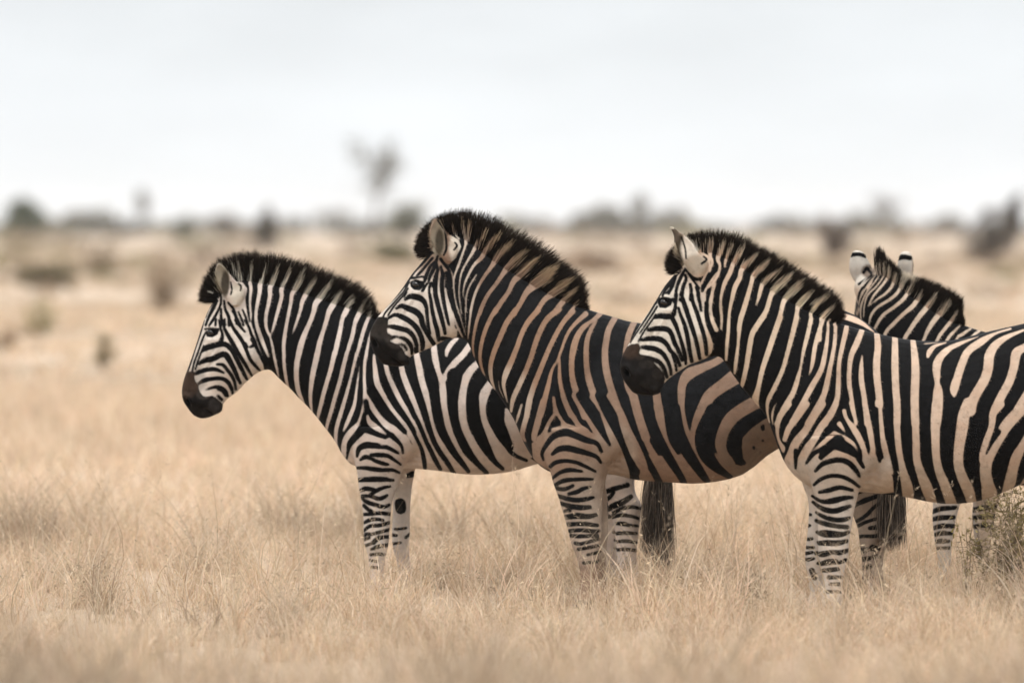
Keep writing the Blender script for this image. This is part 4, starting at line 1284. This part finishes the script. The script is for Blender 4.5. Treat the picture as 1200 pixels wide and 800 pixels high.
def tube(rings):
    """closed tube from a list of (n,3) rings"""
    n = len(rings[0]); V = np.concatenate(rings); F = []
    for i in range(len(rings) - 1):
        for j in range(n):
            F.append((i * n + j, i * n + (j + 1) % n, (i + 1) * n + (j + 1) % n, (i + 1) * n + j))
    V = np.concatenate([V, rings[0].mean(0)[None], rings[-1].mean(0)[None]])
    a, b = len(V) - 2, len(V) - 1
    T = []
    k = (len(rings) - 1) * n
    for j in range(n):
        T.append((a, (j + 1) % n, j)); T.append((b, k + j, k + (j + 1) % n))
    return V, F + T

def num(s): return [float(q) for q in s.split(',')]

def trunk_rings(txt):
    st = []
    for q in txt.split('|'):
        D, V, h = q.split()
        D, V = num(D), num(V)
        D = D + [0.0] * (3 - len(D)); V = V + [0.0] * (3 - len(V))
        st.append(D + V + [float(h)])
    st = catmull(np.array(st), 3)
    D, V, h = st[:, :3], st[:, 3:6], st[:, 6]
    C = (D + V) / 2
    tan = np.gradient(C, axis=0)
    t = np.linspace(0, 2 * np.pi, 40, endpoint=False)
    rings = []
    for i in range(len(st)):
        a = (D[i] - V[i]) / 2
        w = np.cross(tan[i], a); w /= np.linalg.norm(w) + 1e-9
        cs, sn = np.cos(t), np.sin(t)
        prof = np.sign(sn) * np.abs(sn) ** 0.9 * (1 - 0.16 * cs)
        rings.append(C[i] + cs[:, None] * a + (prof * h[i] * WSCALE)[:, None] * w)
    return rings

def leg_rings(txt, dz=0.0):
    body, off = txt.split('@'); off = float(off)
    st = catmull(np.array([num(q) for q in body.split()]), 3)
    t = np.linspace(0, 2 * np.pi, 24, endpoint=False)
    R = []
    for l, r, y, hd in st:
        R.append(np.stack([(l + r) / 2 + (r - l) / 2 * np.cos(t), np.full(24, y), off * WSCALE + hd * 0.95 * np.sin(t)], 1))
    return R

def ear_rings(txt, mirror=False):
    q = txt.split('|')
    ox, oy, s = [float(c) for c in q[0].split()]
    st = []
    for e in q[1:]:
        p = e.split()
        st.append(num(p[0]) + num(p[1]) + [float(c) for c in p[2:]])
    st = catmull(np.array(st), 3)
    t = np.linspace(0, 2 * np.pi, 28, endpoint=False)
    R = []
    for lx, ly, rx, ry, hd, yc, bend in st:
        if mirror: yc, bend = -yc, -bend
        L_ = np.array([ox + lx / s, oy + ly / s]); R_ = np.array([ox + rx / s, oy + ry / s])
        c, h = (L_ + R_) / 2, (R_ - L_) / 2
        cs, sn = np.cos(t), np.sin(t)
        R.append(np.concatenate([c + cs[:, None] * h, (yc + hd * sn + bend * (1 - cs ** 2))[:, None]], 1))
    return R

def voxel_union(parts, voxel, name):
    bm = bmesh.new()
    for V, F in parts:
        vs = [bm.verts.new(v) for v in V]
        for f in F: bm.faces.new([vs[i] for i in f])
    bmesh.ops.recalc_face_normals(bm, faces=bm.faces[:])
    me = bpy.data.meshes.new('tmp'); bm.to_mesh(me); bm.free()
    o = bpy.data.objects.new('tmp', me); col.objects.link(o)
    md = o.modifiers.new('r', 'REMESH'); md.mode = 'VOXEL'; md.voxel_size = voxel; md.adaptivity = 0.0
    dg = bpy.context.evaluated_depsgraph_get(); dg.update()
    out = bpy.data.meshes.new_from_object(o.evaluated_get(dg))
    bpy.data.objects.remove(o); bpy.data.meshes.remove(me)
    out.name = name
    return out

def mesh_arrays(me):
    V = np.empty(len(me.vertices) * 3, np.float32); me.vertices.foreach_get('co', V); V = V.reshape(-1, 3).astype(float)
    E = np.empty(len(me.edges) * 2, np.int32); me.edges.foreach_get('vertices', E); E = E.reshape(-1, 2)
    return V, E

def smooth(V, E, it, lam=0.5, mu=-0.52):
    n = len(V); deg = np.bincount(E.ravel(), minlength=n).astype(float)[:, None]
    for k in range(it):
        for w in (lam, mu):
            A = np.zeros_like(V)
            for c in range(3):
                A[:, c] = np.bincount(E[:, 0], V[E[:, 1], c], n) + np.bincount(E[:, 1], V[E[:, 0], c], n)
            V = V + w * (A / np.maximum(deg, 1) - V)
    return V

def soft_colour(P, base, blobs):
    C = np.tile(np.array(base, float), (len(P), 1))
    for x, y, rx, ry, c in blobs:
        w = np.clip(1.25 - np.hypot((P[:, 0] - x) / rx, (P[:, 1] - y) / ry), 0, 0.5) / 0.5
        w = (w * w * (3 - 2 * w))[:, None]
        C = C * (1 - w) + np.array(c) * w
    return C

def make_zebra(key, label, d, trunk, legs, ears, mane, coat, pale, pale_blobs, dark, dark_blobs, eyes, dents, tail, voxel=0.0048, mirror_ear=True, group=None):
    s = d / FPX
    def to3(R):
        R = np.asarray(R)
        x, z = px_world(R[:, 0], R[:, 1], d)
        return np.stack([x, d + R[:, 2] * s, z], 1)
    layers = parse_coat(coat)
    parts = [tube([to3(r) for r in trunk_rings(trunk)])]
    for t in legs.strip().split('\n'):
        parts.append(tube([to3(r) for r in leg_rings(t)]))
    for e in ears:
        parts.append(tube([to3(r) for r in ear_rings(e)]))
        if mirror_ear: parts.append(tube([to3(r) for r in ear_rings(e, True)]))
    if tail:
        tp = catmull(np.array(tail['dock'], float), 3)
        rg = []
        t = np.linspace(0, 2 * np.pi, 16, endpoint=False)
        for x, y, dp, r in tp:
            rg.append(to3(np.stack([x + r * np.cos(t), np.full(16, y), dp + r * np.sin(t)], 1)))
        parts.append(tube(rg))
    me = voxel_union(parts, voxel, 'body')
    V, E = mesh_arrays(me)
    V = smooth(V, E, 5)
    # plain relaxation of trunk joins, kept off ears and legs
    u, v = world_px(V[:, 0], V[:, 2], d)
    ytop = pale['soften'][0]; ybot = pale['soften'][1]
    m = (np.clip((v - ytop + 15) / 40, 0, 1) * np.clip((ybot + 10 - v) / 25, 0, 1))[:, None]
    Vs = smooth(V, E, 14, 0.5, 0.0)
    V = V * (1 - m) + Vs * m
    me.vertices.foreach_set('co', V.astype(np.float32).ravel()); me.update()
    Nn = np.empty(len(V) * 3, np.float32); me.vertex_normals.foreach_get('vector', Nn); Nn = Nn.reshape(-1, 3)
    u, v = world_px(V[:, 0], V[:, 2], d)
    # muscles, hollows and ridges (x, y, rx, ry, height px, optional angle)
    disp = np.zeros(len(V)); lat = np.clip(np.abs(Nn[:, 1]) * 1.5 - 0.2, 0, 1)
    for q in dents:
        x, y, rx, ry, h = q[:5]; an = math.radians(q[5]) if len(q) > 5 else 0.0
        du, dv = u - x, v - y
        a = (du * math.cos(an) + dv * math.sin(an)) / rx; b = (-du * math.sin(an) + dv * math.cos(an)) / ry
        disp += 1.5 * h * np.exp(-(a * a + b * b) * 1.6)
    disp += 1.0 * np.array([mnoise.noise(Vector((a / 34.0, b / 46.0, 3.3))) for a, b in zip(u, v)]) * np.clip((u - pale['face'] + 10) / 30, 0, 1)
    V = V + Nn * (disp * lat * s)[:, None]
    Pn = np.stack(world_px(V[:, 0], V[:, 2], d - np.minimum(np.abs(V[:, 1] - d), 0.4)), 1)
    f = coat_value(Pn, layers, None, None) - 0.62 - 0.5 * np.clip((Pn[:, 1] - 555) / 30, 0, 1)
    # even out the joints between bands: broad on the barrel and neck, little on face and limbs
    nb_ = len(V); deg = np.maximum(np.bincount(E.ravel(), minlength=nb_), 1)
    mask = np.clip((Pn[:, 0] - pale['face']) / 25, 0, 1) * np.clip((pale['soften'][1] - 25 - Pn[:, 1]) / 40, 0, 1)
    for it in range(50):
        w_ = (0.5, -0.53)[it % 2] * (1.0 if it < 4 else mask)
        av = (np.bincount(E[:, 0], f[E[:, 1]], nb_) + np.bincount(E[:, 1], f[E[:, 0]], nb_)) / deg
        f = f + w_ * (av - f)
    if 'nose' in pale:                    # the dark muzzle fades into the face instead of ending in a line
        nx_, ny_, nr_ = pale['nose']
        w_ = 0.5 * np.clip(1.3 - np.hypot(Pn[:, 0] - nx_, Pn[:, 1] - ny_) / nr_, 0, 1)
        for it in range(7):
            av = (np.bincount(E[:, 0], f[E[:, 1]], nb_) + np.bincount(E[:, 1], f[E[:, 0]], nb_)) / deg
            f = f + w_ * (av - f)
    base = np.array([px_world(pale['foot'], HORIZON, d)[0].item(), d, 0.0])
    root = empty('zebra', base)
    tag(root, label, 'zebra', group)
    me.vertices.foreach_set('co', (V - base).astype(np.float32).ravel())
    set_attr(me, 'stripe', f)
    set_attr(me, 'pale', soft_colour(Pn, pale['base'], pale_blobs) * PALE)
    set_attr(me, 'dark', soft_colour(Pn, dark, dark_blobs))
    me.polygons.foreach_set('use_smooth', np.ones(len(me.polygons), bool))
    me.materials.clear(); me.materials.append(COAT); me.update()
    bo = bpy.data.objects.new('body', me); col.objects.link(bo); bo.parent = root
    # ---- short hair lying along the skin
    rh = np.random.default_rng(ord(key) + 5)
    nh = 150000
    ih = rh.choice(len(V), nh, replace=True)
    Nh = Nn[ih]
    hd_ = np.array([0.8, 0.0, -0.6])[None] + rh.normal(0, 0.22, (nh, 3))
    hd_ = hd_ - Nh * (hd_ * Nh).sum(1, keepdims=True)
    hd_ /= np.linalg.norm(hd_, axis=1, keepdims=True) + 1e-9
    lh = rh.uniform(0.006, 0.012, (nh, 1))
    p0 = V[ih] + rh.normal(0, 0.0015, (nh, 3)) - Nh * 0.001
    P = np.stack([p0, p0 + hd_ * lh * 0.5 + Nh * lh * 0.10, p0 + hd_ * lh + Nh * lh * 0.13], 1)
    sd_ = np.cross(hd_, Nh); sd_ /= np.linalg.norm(sd_, axis=1, keepdims=True) + 1e-9
    Wd_ = (np.array([0.0013, 0.0011, 0.0003])[None] * rh.uniform(0.7, 1.2, (nh, 1)))[..., None]
    hv = np.stack([P - sd_[:, None] * Wd_ / 2, P + sd_[:, None] * Wd_ / 2], 2).reshape(-1, 3)
    b0_ = (np.arange(nh) * 6)[:, None] + (np.arange(2) * 2)[None]
    hf = np.stack([b0_, b0_ + 1, b0_ + 3, b0_ + 2], -1).reshape(-1, 4)
    pal_ = soft_colour(Pn[ih], pale['base'], pale_blobs) * PALE; drk_ = soft_colour(Pn[ih], dark, dark_blobs)
    jt = rh.uniform(0.75, 1.22, (nh, 1))
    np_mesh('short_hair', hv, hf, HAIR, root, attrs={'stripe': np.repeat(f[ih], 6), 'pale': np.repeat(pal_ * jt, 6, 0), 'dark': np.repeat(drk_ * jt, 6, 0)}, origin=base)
    # ---- eyes
    for (eu, ev, er) in eyes:
        near = np.hypot(Pn[:, 0] - eu, Pn[:, 1] - ev) < 2.2
        for side in (-1, 1):
            mm = near & (np.sign(V[:, 1] - d) == side)
            if not mm.any(): continue
            ys = np.median(V[mm, 1])
            bm = bmesh.new(); bmesh.ops.create_uvsphere(bm, u_segments=24, v_segments=16, radius=1.0)
            em = bpy.data.meshes.new('eye'); bm.to_mesh(em); bm.free()
            for p_ in em.polygons: p_.use_smooth = True
            em.materials.append(eye_m)
            eo = bpy.data.objects.new('eye', em); col.objects.link(eo); eo.parent = root
            ex, ez = px_world(eu, ev, d - abs(ys - d))
            eo.location = Vector((ex, ys - side * er * s * 0.60, ez)) - Vector(base)
            eo.scale = (er * s * 1.25, er * s, er * s * 0.85)
            eo.rotation_euler = (0, math.radians(20), 0)
    # ---- mane
    r = np.random.default_rng(hash(key) % 1000 if isinstance(key, int) else ord(key))
    mp_ = np.array([[*num(q.split()[0]), *num(q.split()[1])] for q in mane.split('|')])
    mp_ = catmull(mp_, 8)
    seg = np.r_[0, np.cumsum(np.hypot(*np.diff(mp_[:, :2] + mp_[:, 2:], axis=0).T))]
    n = 13000
    tt = r.uniform(0, seg[-1], n)
    I = np.stack([np.interp(tt, seg, mp_[:, c]) for c in range(4)], 1)
    across = r.uniform(-1, 1, n)
    rootp = I[:, :2] + r.normal(0, 1.6, (n, 2)) - (I[:, 2:] - I[:, :2]) * np.abs(r.normal(0, 0.07, n))[:, None]
    dirv = I[:, 2:] - I[:, :2]
    # tufts: neighbouring hairs lean together and share a length
    tuft = np.array([mnoise.noise(Vector((q / 5.0, 1.7, 0))) for q in tt])
    tuft2 = np.array([mnoise.noise(Vector((q / 11.0, 9.1, a * 1.5))) for q, a in zip(tt, across)])
    fine = np.array([mnoise.noise(Vector((q / 1.8, 4.4, a * 2.0))) for q, a in zip(tt, across)])
    ln = (1.0 + 0.07 * tuft + 0.06 * tuft2 + 0.06 * fine) * r.uniform(0.80, 1.04, n) * (1 - 0.10 * across ** 2)
    perp = np.stack([-dirv[:, 1], dirv[:, 0]], 1)
    tipp = rootp + dirv * ln[:, None] + perp * (0.05 * tuft + 0.05 * tuft2 + 0.05 * fine + r.normal(0, 0.035, n))[:, None]
    rootp = rootp - dirv * 0.10
    K = 5
    hh = np.linspace(0, 1, K)
    bow = perp * r.normal(0, 0.025, n)[:, None]
    P2 = rootp[:, None] * (1 - hh)[None, :, None] + tipp[:, None] * hh[None, :, None] + bow[:, None] * (np.sin(hh * np.pi))[None, :, None]
    hl = np.hypot(*(I[:, 2:] - I[:, :2]).T)
    dep = across[:, None] * (8.0 + 1.0 * hh[None]) + r.normal(0, 1.0, (n, 1)) * hh[None]
    if 'lean' in pale: dep = dep + pale['lean']
    P3 = to3(np.concatenate([P2, dep[..., None]], 2).reshape(-1, 3)).reshape(n, K, 3)
    W = (0.0029 * (1 - hh ** 1.5) + 0.0006)[None] * r.uniform(0.7, 1.2, (n, 1))
    hv, hf = strand_mesh(P3, W, r)
    Q = np.repeat(P2[:, :, None], 2, 2).reshape(-1, 2) + np.repeat(r.normal(0, 0.5, (n, 1, 2)), K * 2, 1).reshape(-1, 2)
    fm = coat_value(Q, layers, None, None)
    tipf = np.repeat(np.tile(hh, n), 2)
    # hair tips are dark whatever the stripe
    fm = fm + np.repeat(r.normal(0, 1.2, n), K * 2) * np.clip(tipf * 2, 0, 1) - 0.35 - np.clip((tipf - 0.78) * 12, 0, 4)
    pc = soft_colour(Q, np.array(pale['base']), pale_blobs) * PALE
    pc = np.minimum(pc * 1.65, 0.88)  # pale mane colour lightened to offset the shade among the upright hairs
    pm = np.array(pale['mane'])
    kt = np.clip(tipf * 1.8 - 0.5, 0, 0.8)[:, None]
    pc = pc * (1 - kt) + pm * kt
    jit = np.repeat(r.uniform(0.75, 1.15, n), K * 2)[:, None]
    dk = np.array([0.007, 0.006, 0.0055]) * (1 - tipf[:, None]) + np.array([0.022, 0.016, 0.012]) * tipf[:, None]
    mo = np_mesh('mane', hv, hf, HAIR, root, attrs={'stripe': fm, 'pale': pc * jit, 'dark': dk * jit}, origin=base)
    # ---- tail hair
    if tail and 'hair' in tail:
        n = 1500
        h = tail['hair']
        a = np.array(h['root'], float); b = np.array(h['tip'], float)   # polylines (x, y, depth)
        ta = r.uniform(0, 1, n); tb = np.clip(ta + r.normal(0, 0.12, n), 0, 1)
        ra = np.stack([np.interp(ta, np.linspace(0, 1, len(a)), a[:, c]) for c in range(3)], 1)
        rb = np.stack([np.interp(tb, np.linspace(0, 1, len(b)), b[:, c]) for c in range(3)], 1)
        rb[:, 1] -= np.abs(r.normal(0, 30, n)); rb[:, 0] += r.normal(0, 3, n); rb[:, 2] += r.normal(0, 6, n); ra[:, 2] += r.normal(0, 3, n)
        ra[:, 1] += r.uniform(-5, 5, n)
        ctrl = ra * 0.45 + rb * 0.55; ctrl[:, 0] += h.get('bow', 0) + r.normal(0, 2, n)
        K = 7; hh = np.linspace(0, 1, K)[None, :, None]
        P = ra[:, None] * (1 - hh) ** 2 + 2 * ctrl[:, None] * hh * (1 - hh) + rb[:, None] * hh ** 2
        P = P + (np.sin(hh * 9 + r.uniform(0, 6, (n, 1, 1))) * r.normal(0, 1.1, (n, 1, 3)))
        P3 = to3(P.reshape(-1, 3)).reshape(n, K, 3)
        W = np.tile(0.0030 * (1 - hh[0, :, 0] ** 3) + 0.0008, (n, 1))
        hv, hf = strand_mesh(P3, W, r)
        g = r.random(n)
        fl = np.where(g < 0.22, 6.0, -6.0)
        fm = np.repeat(fl, K * 2)
        jit = np.repeat(r.uniform(0.6, 1.6, n), K * 2)[:, None]
        np_mesh('tail_hair', hv, hf, HAIR, root, attrs={'stripe': fm, 'pale': np.tile([0.26, 0.21, 0.165], (len(hv), 1)) * jit, 'dark': np.tile([0.066, 0.054, 0.044], (len(hv), 1)) * jit}, origin=base)
    return root

CREAM = (0.60, 0.53, 0.46); NOSE = (0.0075, 0.0062, 0.0056); BLACK = (0.0038, 0.0038, 0.0041)
# (x, y, rx, ry, height): eye socket, cheek, nostril, shoulder, elbow hollow, ribs ...
def head_relief(ex, ey, nx, ny, cx, cy, mx, my, ax):
    """brow over the eye, cheek, nostril, mouth line and the hollow along the face; ax is the angle of the face"""
    return [(ex, ey, 9, 7, -1.6), (ex + 1, ey - 6, 10, 4, 2.2, ax - 60), (ex + 2, ey + 8, 10, 5, 1.2), (cx, cy, 22, 20, 3.5),
            (nx, ny, 2.8, 6.0, -5.0, -25), (nx + 4, ny - 2, 4, 7, 2.6, -25), (nx - 2, ny - 6, 6, 5, 1.5), (mx, my, 14, 1.6, -3.2, ax - 90), (mx + 6, my - 2, 7, 5, 1.8), (nx + 14, ny + 2, 7, 7, 1.6), ((ex + nx) / 2 + 6, (ey + ny) / 2, 22, 7, -2.5, ax),
            ((ex + nx) / 2 + 12, (ey + ny) / 2 - 8, 24, 3, 1.4, ax)]

make_zebra('A', 'zebra standing leftmost with its head lowest, muzzle against open pale grass', 26.9, TRUNK_A, LEGS_A, [EAR_A], MANE_A, COAT_A,
    dict(base=(0.57, 0.49, 0.435), foot=580, nose=(235, 456, 20), face=300, soften=(470, 580), mane=(0.66, 0.57, 0.43)),
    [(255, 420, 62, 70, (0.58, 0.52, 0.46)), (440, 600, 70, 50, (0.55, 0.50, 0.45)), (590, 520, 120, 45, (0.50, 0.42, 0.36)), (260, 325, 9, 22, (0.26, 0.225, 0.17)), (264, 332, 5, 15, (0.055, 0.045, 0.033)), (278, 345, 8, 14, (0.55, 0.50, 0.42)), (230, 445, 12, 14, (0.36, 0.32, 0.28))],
    BLACK, [(235, 475, 28, 20, NOSE), (231, 450, 6, 9, (0.032, 0.024, 0.019)), (238, 462, 8, 6, (0.032, 0.027, 0.023)), (252, 474, 8, 8, (0.022, 0.019, 0.017)), (218, 450, 14, 16, (0.042, 0.026, 0.018)), (245, 483, 12, 6, (0.017, 0.0145, 0.013)), (221.5, 471, 2.6, 6.0, (0.002, 0.002, 0.002))],
    [(248.5, 389.8, 5.0)],
    head_relief(248.5, 389.8, 220.5, 470, 292, 418, 248, 484, 125) + [(455, 520, 40, 34, 5), (488, 540, 12, 26, -7, 20), (430, 470, 16, 60, 4, 20), (470, 440, 14, 50, -3, 15), (395, 430, 18, 60, 3, 15), (308, 400, 7, 40, -3, 12), (442, 637, 9, 9, 1.2)],
    dict(dock=[(772, 425, 0, 8), (779, 450, -6, 8), (779, 490, -16, 7), (772, 530, -28, 6)], hair=dict(root=[(768, 462, -18), (773, 500, -24), (780, 470, -16)], tip=[(751, 645, -58), (767, 664, -58), (785, 664, -50)], bow=2)))

make_zebra('B', 'brown tinged zebra in the middle, holding its head highest over the leftmost one', 26.0, TRUNK_B, LEGS_B, [EAR_B], MANE_B, COAT_B,
    dict(base=(0.27, 0.185, 0.135), foot=830, nose=(459, 397, 22), face=540, soften=(470, 580), mane=(0.58, 0.45, 0.29)),
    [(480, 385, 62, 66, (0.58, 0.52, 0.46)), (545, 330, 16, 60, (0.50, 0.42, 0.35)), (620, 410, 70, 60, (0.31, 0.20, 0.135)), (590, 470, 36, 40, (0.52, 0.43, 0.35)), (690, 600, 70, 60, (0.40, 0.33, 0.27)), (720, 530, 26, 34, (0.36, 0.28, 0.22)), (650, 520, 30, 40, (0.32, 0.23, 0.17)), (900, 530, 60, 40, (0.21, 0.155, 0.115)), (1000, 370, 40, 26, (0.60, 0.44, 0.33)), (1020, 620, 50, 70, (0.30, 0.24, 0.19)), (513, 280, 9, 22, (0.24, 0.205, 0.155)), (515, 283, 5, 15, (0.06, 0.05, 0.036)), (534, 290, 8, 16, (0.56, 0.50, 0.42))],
    (0.0062, 0.0064, 0.0070), [(455, 410, 34, 30, NOSE), (455, 392, 5, 12, (0.022, 0.018, 0.015)), (464, 404, 9, 5, (0.026, 0.022, 0.019)), (472, 416, 6, 6, (0.020, 0.017, 0.015)), (443, 385, 12, 14, (0.020, 0.016, 0.013)), (439.5, 401, 3.0, 6.2, (0.002, 0.002, 0.002)), (800, 470, 120, 70, (0.0085, 0.0092, 0.0105))],
    [(489.0, 333.8, 5.2)],
    head_relief(489, 333.8, 439.5, 401, 531, 375, 466, 424, 128) + [(690, 520, 42, 34, 5), (722, 545, 12, 28, -7, 20), (650, 460, 18, 60, 4, 20), (695, 430, 14, 50, -3, 15), (612, 410, 20, 60, 3, 20), (548, 365, 7, 36, -3, 8), (895, 535, 18, 26, -5), (830, 480, 60, 50, 2), (684, 636, 10, 9, 1.2)],
    dict(dock=[(1035, 405, 0, 8), (1044, 430, -4, 8), (1045, 480, -14, 7), (1042, 530, -26, 6)], hair=dict(root=[(1034, 470, -20), (1041, 505, -25), (1049, 475, -16)], tip=[(1026, 640, -56), (1040, 645, -56), (1054, 640, -50)], bow=1)))

make_zebra('C', 'zebra standing nearest, at the right edge, muzzle over the back of the brown tinged one', 25.15, TRUNK_C, LEGS_C, [EAR_C], MANE_C, COAT_C,
    dict(base=(0.50, 0.38, 0.29), foot=1130, nose=(757, 424, 24), face=842, soften=(470, 600), mane=(0.70, 0.60, 0.45)),
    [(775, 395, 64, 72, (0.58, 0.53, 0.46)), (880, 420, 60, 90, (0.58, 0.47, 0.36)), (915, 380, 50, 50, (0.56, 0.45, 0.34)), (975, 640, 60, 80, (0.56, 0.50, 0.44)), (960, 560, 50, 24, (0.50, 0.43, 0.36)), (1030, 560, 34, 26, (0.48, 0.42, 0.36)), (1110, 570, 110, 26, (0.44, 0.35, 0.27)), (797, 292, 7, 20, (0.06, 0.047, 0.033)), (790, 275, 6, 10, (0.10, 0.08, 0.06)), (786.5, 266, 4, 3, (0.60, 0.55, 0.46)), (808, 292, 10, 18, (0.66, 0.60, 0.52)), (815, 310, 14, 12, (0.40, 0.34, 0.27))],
    BLACK, [(748, 440, 32, 28, (0.008, 0.0068, 0.0063)), (750, 414, 6, 8, (0.026, 0.020, 0.016)), (758, 427, 10, 5, (0.020, 0.017, 0.015)), (771, 438, 7, 7, (0.020, 0.017, 0.015)), (762, 450, 12, 7, (0.012, 0.0105, 0.0095)), (738, 408, 12, 12, (0.036, 0.023, 0.016)), (734.5, 436, 3.0, 7.0, (0.002, 0.002, 0.002))],
    [(780.0, 355.0, 5.2)],
    head_relief(780, 355, 734.5, 436, 823, 392, 760, 459, 122) + [(985, 530, 42, 34, 5), (1020, 555, 14, 28, -7, 20), (945, 470, 18, 64, 4, 18), (995, 450, 14, 56, -3, 12), (900, 430, 20, 64, 3, 15), (846, 380, 7, 40, -3, 4), (1120, 480, 80, 70, 2), (975, 646, 11, 10, 1.2), (866, 346, 3, 30, -0.8, 20), (806, 300, 5, 12, 0.0)],
    dict(dock=[(1342, 405, 0, 8), (1352, 430, 0, 8), (1354, 480, 0, 7), (1352, 530, 0, 6)], hair=dict(root=[(1344, 470, 0), (1351, 505, 0), (1358, 475, 0)], tip=[(1336, 640, 0), (1350, 650, 0), (1364, 640, 0)])), voxel=0.0046)

make_zebra('D', 'zebra mostly hidden behind the nearest one, looking away so the backs of both ears show', 27.1, TRUNK_D, LEGS_D, [EAR_D1, EAR_D2], MANE_D, COAT_D,
    dict(base=(0.50, 0.40, 0.31), foot=1250, face=1060, soften=(480, 580), mane=(0.66, 0.57, 0.43)),
    [(1008, 308, 13, 26, (0.56, 0.52, 0.46)), (1062, 310, 13, 22, (0.58, 0.54, 0.48)), (1018, 318, 8, 8, (0.18, 0.14, 0.11)), (1110, 620, 40, 60, (0.46, 0.42, 0.38))],
    BLACK, [], [], [],
    dict(dock=[(1468, 415, 0, 8), (1478, 440, 0, 8), (1480, 490, 0, 7), (1478, 540, 0, 6)], hair=dict(root=[(1470, 480, 0), (1477, 515, 0), (1484, 485, 0)], tip=[(1462, 640, 0), (1476, 650, 0), (1490, 640, 0)])), voxel=0.0052, mirror_ear=False)
